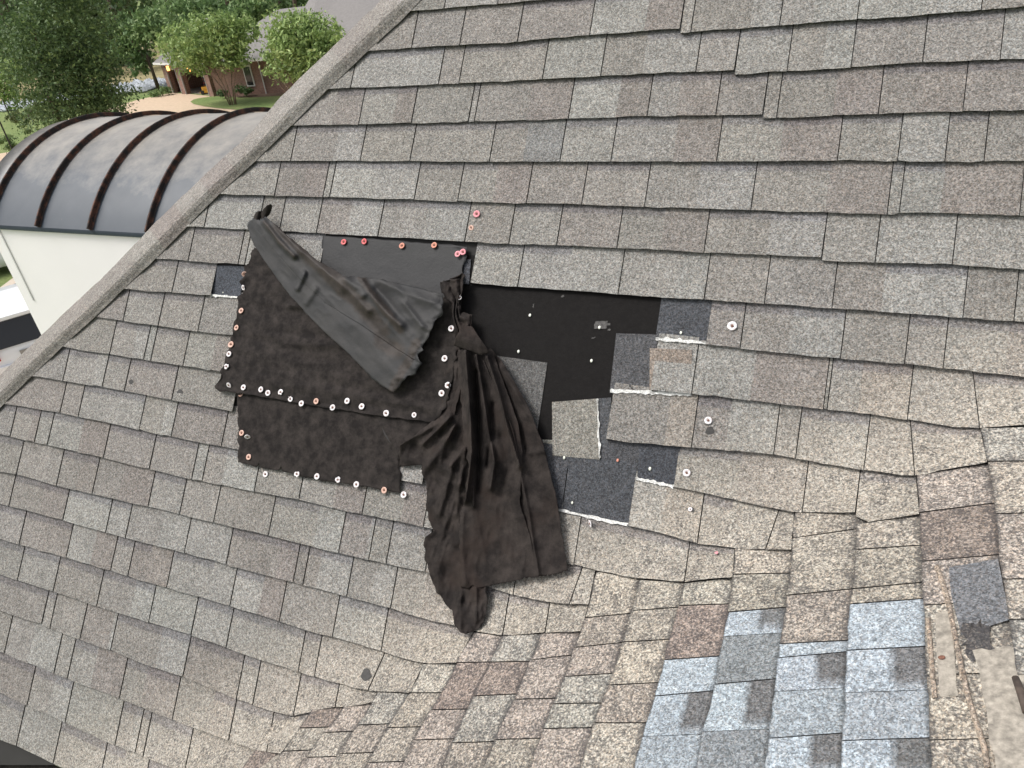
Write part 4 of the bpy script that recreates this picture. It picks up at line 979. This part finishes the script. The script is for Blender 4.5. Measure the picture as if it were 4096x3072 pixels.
# =================================================================== TREES
def leaves(blobs, n, size, cols, seed, droop=.0):
    """blobs: (centre, radii, weight); leaf-sized diamond faces gathered in clumps through each blob"""
    rs = np.random.RandomState(seed); w = np.array([b[2] for b in blobs], float); w /= w.sum()
    nc = max(30, n//22); bi = rs.choice(len(blobs), nc, p=w)
    ctr = np.array([blobs[i][0] for i in bi]); rad = np.array([blobs[i][1] for i in bi])
    d = rs.normal(0, 1, (nc, 3)); d /= np.linalg.norm(d, axis=1)[:, None]
    cc = ctr+d*rad*(rs.rand(nc, 1)**.38)*(1+.12*rs.normal(0, 1, (nc, 1)))
    cs = rs.uniform(.35, 1.0, nc)*np.mean(rad, 1)*.26
    shade = rs.uniform(0, 1, nc)
    k = rs.choice(nc, n); p = cc[k]+rs.normal(0, 1, (n, 3))*cs[k][:, None]*np.array([1, 1, .7])
    a = rs.normal(0, 1, (n, 3)); a[:, 2] -= droop; a /= np.linalg.norm(a, axis=1)[:, None]; b = np.cross(a, rs.normal(0, 1, (n, 3))); b /= np.linalg.norm(b, axis=1)[:, None]
    s = size*rs.uniform(.6, 1.3, (n, 1)); V_ = np.stack([p-a*s, p-b*s*.45, p+a*s, p+b*s*.45], 1).reshape(-1, 3)
    V_[:, 2] = np.maximum(V_[:, 2], .05)
    c = np.array(cols); t = np.clip(shade[k]*.6+rs.rand(n)*.4, 0, .999)*(len(c)-1); i = t.astype(int); f = (t-i)[:, None]; cl = c[i]*(1-f)+c[np.minimum(i+1, len(c)-1)]*f
    cl = np.repeat(cl*(rs.uniform(.75, 1.25, (n, 1))), 4, 0); cl = np.c_[cl, np.ones(len(cl))]
    return V_, [(4*j, 4*j+1, 4*j+2, 4*j+3) for j in range(n)], cl
DK = [(0.041, 0.074, 0.03), (0.074, 0.128, 0.046), (0.121, 0.189, 0.068), (0.196, 0.263, 0.101)]
MG = [(0.068, 0.121, 0.049), (0.128, 0.209, 0.081), (0.203, 0.304, 0.115), (0.311, 0.392, 0.176)]
LGc = [(0.115, 0.182, 0.061), (0.209, 0.304, 0.101), (0.311, 0.419, 0.149), (0.486, 0.567, 0.257)]
OL = [(0.074, 0.097, 0.041), (0.128, 0.159, 0.065), (0.189, 0.223, 0.092)]
def tree(name, loc, blobs, n, size, cols, seed, label, cat='tree', group=None, bark='bark', trunk=.22, stems=1, h=3., droop=.3):
    t = empty(name, loc, label, cat, group)
    V_, F_, c = leaves(blobs, n, size, cols, seed, droop); mesh_obj('crown', V_, F_, M['leaf'], t, c)
    tb = MB(); rs = np.random.RandomState(seed+1)
    for i in range(stems):
        a = 2*math.pi*i/stems+.4; dx, dy = (0, 0) if stems == 1 else (.22*math.cos(a), .22*math.sin(a))
        top = np.array((dx*6, dy*6, h)); tb.tube([(dx, dy, -.1), (dx*2.4, dy*2.4, h*.5), tuple(top)], [trunk, trunk*.7, trunk*.45], 7)
        for _ in range(4):
            b = blobs[rs.randint(len(blobs))]; e = np.array(b[0])+rs.normal(0, .25, 3)*np.array(b[1]); s = np.array((dx*3, dy*3, h*rs.uniform(.55, .95)))
            tb.tube([s, (s+e)/2+[0, 0, .1], e], [trunk*.4, trunk*.28, trunk*.08], 5, False)
    tb.build('trunk', M[bark], t, True)
    return t
def T(px, py, Y): p = at_y([(px, py)], Y)[0]; return p
def tree_at(name, basepx, Y, blobs_px, n, size, cols, seed, label, **k):
    """blobs given as (px, py, rx_px, ry_px) at depth Y"""
    out = []; b0 = T(basepx[0], basepx[1], Y); loc = np.array([b0[0], b0[1], 0.])
    for (x, y, rx, ry) in blobs_px:
        p = T(x, y, Y); sc = float(rays([(x, y)])[0] @ np.array([0, 1, 0])); dpt = Y/sc; m_ = dpt/FOC
        out.append((tuple(p-loc), (rx*m_, rx*m_*.9, ry*m_), rx*rx*ry))
    return tree(name, tuple(loc), out, n, size, cols, seed, label, **k)
tree_at('broad_tree', (270,560), 33, [(250,90,190,150),(250,260,210,170),(290,420,200,110),(120,200,90,130),(400,330,110,150),(150,430,80,60),(450,480,60,50),(230,-60,150,100),(110,490,60,45)], 26000, .12, DK, 101,
        'big dark green leafy tree standing just beyond the barrel roof, tallest on the left', trunk=.28, h=5.5)
tree_at('garage_tree', (625,330), 56, [(520,170,75,80),(600,110,95,60),(560,260,50,60),(480,90,50,50)], 5200, .22, MG, 102, 'bluish green tree at the left end of the garage', h=3.2)
cm = 'crape myrtles in front of the brick house'
tree_at('crape_myrtle', (925,395), 47, [(830,170,150,95),(700,180,70,60),(960,130,80,60),(900,100,90,40),(770,240,90,55),(930,230,80,50),(640,200,30,30)], 11000, .16, LGc, 103,
        'light green crape myrtle with slim bare stems in front of the garage', cat='small tree', group=cm, bark='pale_bark', trunk=.06, stems=5, h=3.0)
tree_at('crape_myrtle', (1190,400), 43, [(1210,160,140,100),(1160,230,110,90),(1290,230,120,110),(1250,330,90,60),(1180,110,80,50),(1330,140,60,60)], 13000, .15, LGc, 104,
        'round light green crape myrtle hard against the ridge of the roof', cat='small tree', group=cm, bark='pale_bark', trunk=.06, stems=5, h=2.6)
tree_at('olive_tree', (420,300), 78, [(430,60,110,120),(420,180,90,90),(360,0,80,80),(480,230,50,40)], 6000, .34, OL, 105, 'dull olive tree out of focus behind the big dark one', h=5)
tree_at('young_tree', (20,420), 44, [(20,300,60,60),(0,350,60,60),(40,260,30,30),(50,400,40,40)], 2600, .15, LGc, 106, 'small yellow green tree at the left edge beside the big one', h=1.8, trunk=.08)
tree_at('rear_tree', (900,180), 68, [(760,40,130,50),(880,70,90,50),(700,90,70,50),(1000,40,90,60)], 6000, .28, MG, 107, 'fresh green tree behind the garage roof', h=4)
def shrub(px, Y, blobs, n, size, cols, seed, label):
    b0 = T(*px, Y); t = empty('shrub', (b0[0], b0[1], 0), label, 'shrub'); out = []
    for (x, y, rx, ry) in blobs:
        p = T(x, y, Y); sc = rays([(x, y)])[0][1]; m_ = Y/sc/FOC; out.append((tuple(p-np.array(t.location)), (rx*m_, rx*m_, ry*m_), 1))
    V_, F_, c = leaves(out, n, size, cols, seed); mesh_obj('foliage', V_, F_, M['leaf'], t, c)
    tb = MB(); tb.tube([(0, 0, -.05), (.02, 0, .5)], [.03, .015], 5); tb.build('stem', M['bark'], t)
shrub((650,380), 52.5, [(650,365,35,16),(620,375,30,10)], 900, .11, MG, 111, 'low shrub at the left corner of the garage')
shrub((20,600), 31, [(20,555,35,24),(45,585,22,14)], 1100, .08, MG, 112, 'round shrub on the lawn at the left edge of the photo')
shrub((950,385), 50.2, [(950,360,26,16),(990,365,22,14)], 900, .10, DK, 113, 'dark shrub under the window of the brick house')
shrub((900,388), 49.8, [(890,372,20,12)], 500, .10, DK, 114, 'small dark shrub beside the stems of the left crape myrtle')
shrub((120,480), 36, [(110,455,50,20),(60,470,30,14)], 1100, .10, OL, 115, 'scrubby olive shrub in front of the rock bank')
# the woods behind read as one mass
wb = []; rs = np.random.RandomState(77)
for i in range(58):
    t = i/57; X = -150+t*150; Y = 78+14*math.sin(i*1.7)+20*t+(15 if X > -60 else 0); hh = rs.uniform(11, 19)
    wb.append(((X, Y, hh*.55), (4.2, 4, hh*.5), 1))
    if i % 2: wb.append(((X+2, Y-4, 3), (4, 3, 3.4), .8))
V_, F_, c = leaves(wb, 52000, .42, DK[:3]+[(.12,.165,.065)], 120, .2)
tag(mesh_obj('woods', V_, F_, M['leaf'], None, c), 'dark green woods filling the background behind the brick house', 'woods', kind='stuff')
tb = MB()
for i in range(40):
    X = -150+rs.rand()*110; Y = 74+rs.rand()*10; tb.tube([(X, Y, 0), (X+rs.normal(0, .4), Y, 9), (X+rs.normal(0, .8), Y, 17)], [.28, .2, .08], 6)
tag(tb.build('woodland_trunks', M['bark']), 'tree trunks seen between the leaves of the woods', 'trunks', kind='stuff')

# =================================================================== BRICK HOUSE
bh = empty('brick_house', (-46, 54, 0), 'brick house with grey hip roofs, its two garage bays open, beyond the driveway', 'house'); OFF = np.array((-46, 54, 0)); WORLD_OFF[bh.name] = (-46, 54, 0)
WORLD_OFF['bh'] = OFF
g0 = np.array([-59.0, 54.1]); g1 = np.array([-50.6, 51.0]); gd = (g1-g0)/np.linalg.norm(g1-g0); gn = np.array([gd[1], -gd[0]])   # gn points to the viewer
if gn[1] > 0: gn = -gn
def gp(s, d, z): p = g0+gd*s-gn*d; return (p[0], p[1], z)
def gbox(mb, s0, s1, d0, d1, z0, z1):
    V_ = [gp(s, d, z) for z in (z0, z1) for d in (d0, d1) for s in (s0, s1)]
    mb.add(V_, [(0, 2, 3, 1), (4, 5, 7, 6), (0, 1, 5, 4), (2, 6, 7, 3), (0, 4, 6, 2), (1, 3, 7, 5)])
GL = np.linalg.norm(g1-g0)
w_ = MB()
for s0, s1 in ((0, .75), (2.75, 3.5), (8.2, GL)): gbox(w_, s0, s1, 0, .5, 0, 2.55)
gbox(w_, .75, 2.75, .02, .45, 2.2, 2.55); gbox(w_, 3.5, 8.2, .02, .45, 2.2, 2.55)
gbox(w_, 0, .25, .5, 8, 0, 2.55); gbox(w_, GL-.25, GL, .5, 8, 0, 2.55)
world_child('garage_wall', w_.v, w_.f, M['brick'], bh)
w_ = MB(); gbox(w_, .25, GL-.25, 6, 6.2, 0, 2.5); gbox(w_, .25, GL-.25, .6, 6, 2.5, 2.54); gbox(w_, .25, GL-.25, .55, 6, .005, .03)
world_child('garage_interior', w_.v, w_.f, M['inner'], bh)
for s0, s1 in ((.75, 2.75), (3.5, 8.2)):
    w_ = MB(); gbox(w_, s0, s0+.09, -.03, .1, 0, 2.2); gbox(w_, s1-.09, s1, -.03, .1, 0, 2.2); gbox(w_, s0+.09, s1-.09, -.03, .1, 2.1, 2.2)
    world_child('garage_door_frame', w_.v, w_.f, M['grey_trim'], bh)
for s in (1.75-.1, 5.9):
    w_ = MB(); gbox(w_, s-.09, s+.09, -.22, -.04, 2.02, 2.42); l_ = world_child('wall_lantern', w_.v, w_.f, M['lamp'], bh)
# garage hip roof
def hiproof(name, c, zr, ov, ridge):
    """c: four eave corners (x,y) ; ridge: two ridge points (x,y,z)"""
    V_ = [(x, y, zr) for x, y in c]+[tuple(r) for r in ridge]+[(x, y, zr-.2) for x, y in c]
    F_ = [(0, 1, 5, 4), (1, 2, 5), (2, 3, 4, 5), (3, 0, 4), (0, 6, 7, 1), (1, 7, 8, 2), (2, 8, 9, 3), (3, 9, 6, 0), (6, 9, 8, 7)]
    return V_, F_
ga = [gp(-.45, -.45, 0)[:2], gp(GL+.4, -.45, 0)[:2], gp(GL+.4, 8.4, 0)[:2], gp(-.45, 8.4, 0)[:2]]
rg = [tuple(T(789,77,57.6)), tuple(T(866,68,57.0))]
V_, F_ = hiproof('r', ga, 2.72, 0, rg); world_child('garage_roof', V_, F_, M['far_roof'], bh)
w_ = MB(); gbox(w_, -.45, GL+.4, -.5, -.44, 2.56, 2.72); world_child('gutter', w_.v, w_.f, M['white'], bh)
# main block
w_ = MB(); w_.box(-50.4, 51.2, 0, -24, 62, 2.75); world_child('brick_wall', w_.v, w_.f, M['brick'], bh)
cc = [(-51.0, 50.6), (-23.5, 50.6), (-23.5, 64.6), (-51.0, 64.6)]
V_ = [(x, y, 2.85) for x, y in cc]+[tuple(T(1108,38,57)), tuple(T(1223,24,57)), tuple(T(1262,-45,58)), tuple(T(1345,-45,58)), (-30.0, 58, 7.6), (-30.0, 57, 6.)]
V_ = [tuple(v) for v in V_]
F_ = [(0, 1, 9, 5, 4), (3, 0, 4), (2, 3, 4, 5, 9), (1, 2, 9), (4, 5, 6), ]
world_child('main_roof', [V_[0], V_[1], V_[2], V_[3], V_[4], V_[5], (-31, 57.3, 6.0)], [(0, 1, 6, 5, 4), (1, 2, 6), (2, 3, 4, 5, 6), (3, 0, 4)], M['far_roof'], bh)
hr = [(-45.6, 51.0), (-33, 51.0), (-33, 66), (-45.6, 66)]
world_child('high_roof', [(-43.5, 57.1, 6.0), (-41, 52.5, 3.4), (-34, 52.3, 3.4), (-31.2, 57.3, 6.0), (-31, 66, 3), (-45, 66, 3), tuple(T(1285,-80,59)), tuple(T(1400,-80,59))], [(0, 1, 6), (1, 2, 7, 6), (2, 3, 7), (3, 4, 7), (4, 5, 6, 7), (5, 0, 6)], M['far_roof'], bh)
w_ = MB(); w_.box(-51.0, 50.5, 2.68, -23.5, 50.58, 2.84); world_child('gutter', w_.v, w_.f, M['white'], bh)
w_ = MB(); w_.box(-46.75, 51.12, .7, -45.9, 51.2, 2.35); wf = world_child('window_frame', w_.v, w_.f, M['white'], bh); WORLD_OFF[wf.name] = (-46, 54, 0)
w_ = MB(); w_.box(-46.65, 51.09, .8, -46.0, 51.118, 2.25); world_child('window_pane', w_.v, w_.f, M['glass'], wf)
w_ = MB(); w_.tube([(-44.9, 51.1, 0), (-44.9, 51.1, 2.7)], .045, 8); world_child('downspout', w_.v, w_.f, M['white'], bh)
# things in the garage
p = gp(6.3, 1.2, 0)
mw = empty('ride_on_mower', p, 'yellow ride on mower parked in the wide open garage bay', 'mower', rz=.3)
q_ = MB(); q_.box(-.75, -.35, .25, -.05, .35, .62); q_.box(-.95, -.45, .12, .5, .45, .24); q_.build('body', M['yellow'], mw)
q_ = MB(); q_.box(.05, -.25, .45, .5, .25, .55); q_.box(.42, -.25, .55, .52, .25, .95); q_.build('seat', M['rubber'], mw)
for sx, sy, r_ in ((.35, .45, .26), (.35, -.45, .26), (-.7, .4, .17), (-.7, -.4, .17)):
    q_ = MB(); q_.tube([(sx, sy-.09, r_), (sx, sy+.09, r_)], r_, 16); q_.build('wheel', M['rubber'], mw)
p = gp(4.6, 2.0, 0); rc = empty('red_cabinet', p, 'dark red tool chest in the garage behind the mower', 'tool chest')
q_ = MB(); q_.box(-.5, -.3, .08, .5, .3, 1.3); q_.build('body', M['red'], rc); q_ = MB(); [q_.box(-.46, -.325, z, .46, -.302, z+.2) for z in (.2, .5, .8, 1.05)]; q_.build('drawer', M['blackmetal'], rc)
p = gp(1.9, .9, 0); bk = empty('white_drum', p, 'white drum just inside the narrow garage bay', 'drum')
q_ = MB(); q_.tube([(0, 0, 0), (0, 0, .05), (0, 0, .82)], [.24, .26, .24], 16); q_.build('body', M['white'], bk); q_ = MB(); q_.tube([(0, 0, .822), (0, 0, .87)], [.26, .25], 16); q_.build('lid', M['white'], bk)

# =================================================================== VEHICLES
def suv(loc, rz, label, scale=1.):
    t = empty('parked_suv', loc, label, 'car', None, rz); W = .96
    # cross sections along x: (x, half width at sill, half width at belt, half width roof, belt z, roof z)
    st_ = [(-2.40,.80,.84,.70,.95,.97),(-2.36,.90,.94,.78,1.00,1.04),(-2.12,.94,.95,.74,1.10,1.70),(-2.0,.95,.96,.74,1.12,1.80),(-1.2,.96,.97,.74,1.10,1.78),(0,.96,.97,.74,1.06,1.78),(.7,.96,.97,.72,1.04,1.70),(1.35,.96,.96,.70,1.02,1.10),(2.2,.93,.92,.62,.92,.98),(2.42,.82,.80,.5,.70,.78)]
    V_ = []; 
    for (x, a, b, c_, zb, zr) in st_:
        half = [(0, .28), (a, .28), (a+.02, .62), (b, zb), ((b+c_)/2+.04, (zb+zr)/2), (c_, zr-.04), (c_*.6, zr), (0, zr+.01)]
        ring = [(x, y, z) for (y, z) in half]+[(x, -y, z) for (y, z) in half[-2:0:-1]]; V_ += ring
    n_ = 14; F_ = [(i*n_+j, i*n_+(j+1) % n_, (i+1)*n_+(j+1) % n_, (i+1)*n_+j) for i in range(len(st_)-1) for j in range(n_)]+[tuple(range(n_))[::-1], tuple((len(st_)-1)*n_+j for j in range(n_))]
    b_ = mesh_obj('body', V_, F_, M['carpaint'], t, None, True)
    # rear glass (rear faces -x)
    mesh_obj('rear_window', [(-2.42,-.84,1.06),(-2.42,.84,1.06),(-2.17,.72,1.66),(-2.17,-.72,1.66),(-2.36,-.85,1.05),(-2.36,.85,1.05),(-2.10,.73,1.67),(-2.10,-.73,1.67)], [(0,1,2,3),(4,7,6,5),(0,4,5,1),(1,5,6,2),(2,6,7,3),(3,7,4,0)], M['glass'], t)
    for sgn in (1, -1):
        mesh_obj('side_window', [(-1.95,.905*sgn,1.18),(.95,.905*sgn,1.16),(.45,.80*sgn,1.60),(-1.85,.80*sgn,1.62),(-1.95,.93*sgn,1.15),(.98,.93*sgn,1.13),(.45,.83*sgn,1.60),(-1.85,.83*sgn,1.62)], [(0,1,2,3),(4,5,6,7),(0,4,5,1),(1,5,6,2),(2,6,7,3),(3,7,4,0)], M['glass'], t)
        q_ = MB(); q_.box(-2.44, min(.72*sgn, .93*sgn), .78, -2.30, max(.72*sgn, .93*sgn), 1.08); q_.build('tail_light', M['taillight'], t)
        q_ = MB(); q_.tube([(-1.6, .60*sgn, 1.80), (.4, .60*sgn, 1.80)], .022, 8); q_.build('roof_rail', M['chrome'], t)
        for x in (-1.45, 1.45):
            q_ = MB(); q_.tube([(x, .78*sgn, .36), (x, .99*sgn, .36)], .36, 20); wl = q_.build('wheel', M['rubber'], t, False)
            q_ = MB(); q_.tube([(x, .98*sgn, .36), (x, 1.005*sgn, .36)], .22, 16); q_.build('rim', M['chrome'], wl)
    q_ = MB(); q_.box(-2.26, -.70, 1.72, -1.98, .70, 1.80); q_.build('spoiler', M['carpaint'], t)
    q_ = MB(); q_.box(-2.50, -.86, .34, -2.36, .86, .62); q_.build('bumper', M['carpaint'], t)
    q_ = MB(); q_.box(-2.455, -.26, .74, -2.42, .26, .90); q_.build('plate_recess', M['grey_trim'], t)
    return t
pc = ground([(205, 1496)])[0]; hv = np.array([pc[0], pc[1]]); hv = hv/np.linalg.norm(hv); hz = math.atan2(hv[1], hv[0])
suv((pc[0]+hv[0]*2.3, pc[1]+hv[1]*2.3, 0.03), hz-.06, 'white suv parked below the white wall, seen from behind with its dark rear window')
pc = ground([(-30, 1085)])[0]
suv((pc[0], pc[1], 0.03), hz+1.45, 'white vehicle showing only its lower rear end at the left edge beside the white wall')
p = ground([(75, 655)])[0]; po = empty('black_pole', tuple(p), 'slender black pole on the lawn at the left edge', 'pole')
q_ = MB(); q_.tube([(0, 0, 0), (0, 0, 2.9)], .045, 8); q_.build('post', M['blackmetal'], po); q_ = MB(); q_.tube([(0, 0, 0), (0, 0, .06)], [.13, .10], 10); q_.build('base_plate', M['blackmetal'], po)
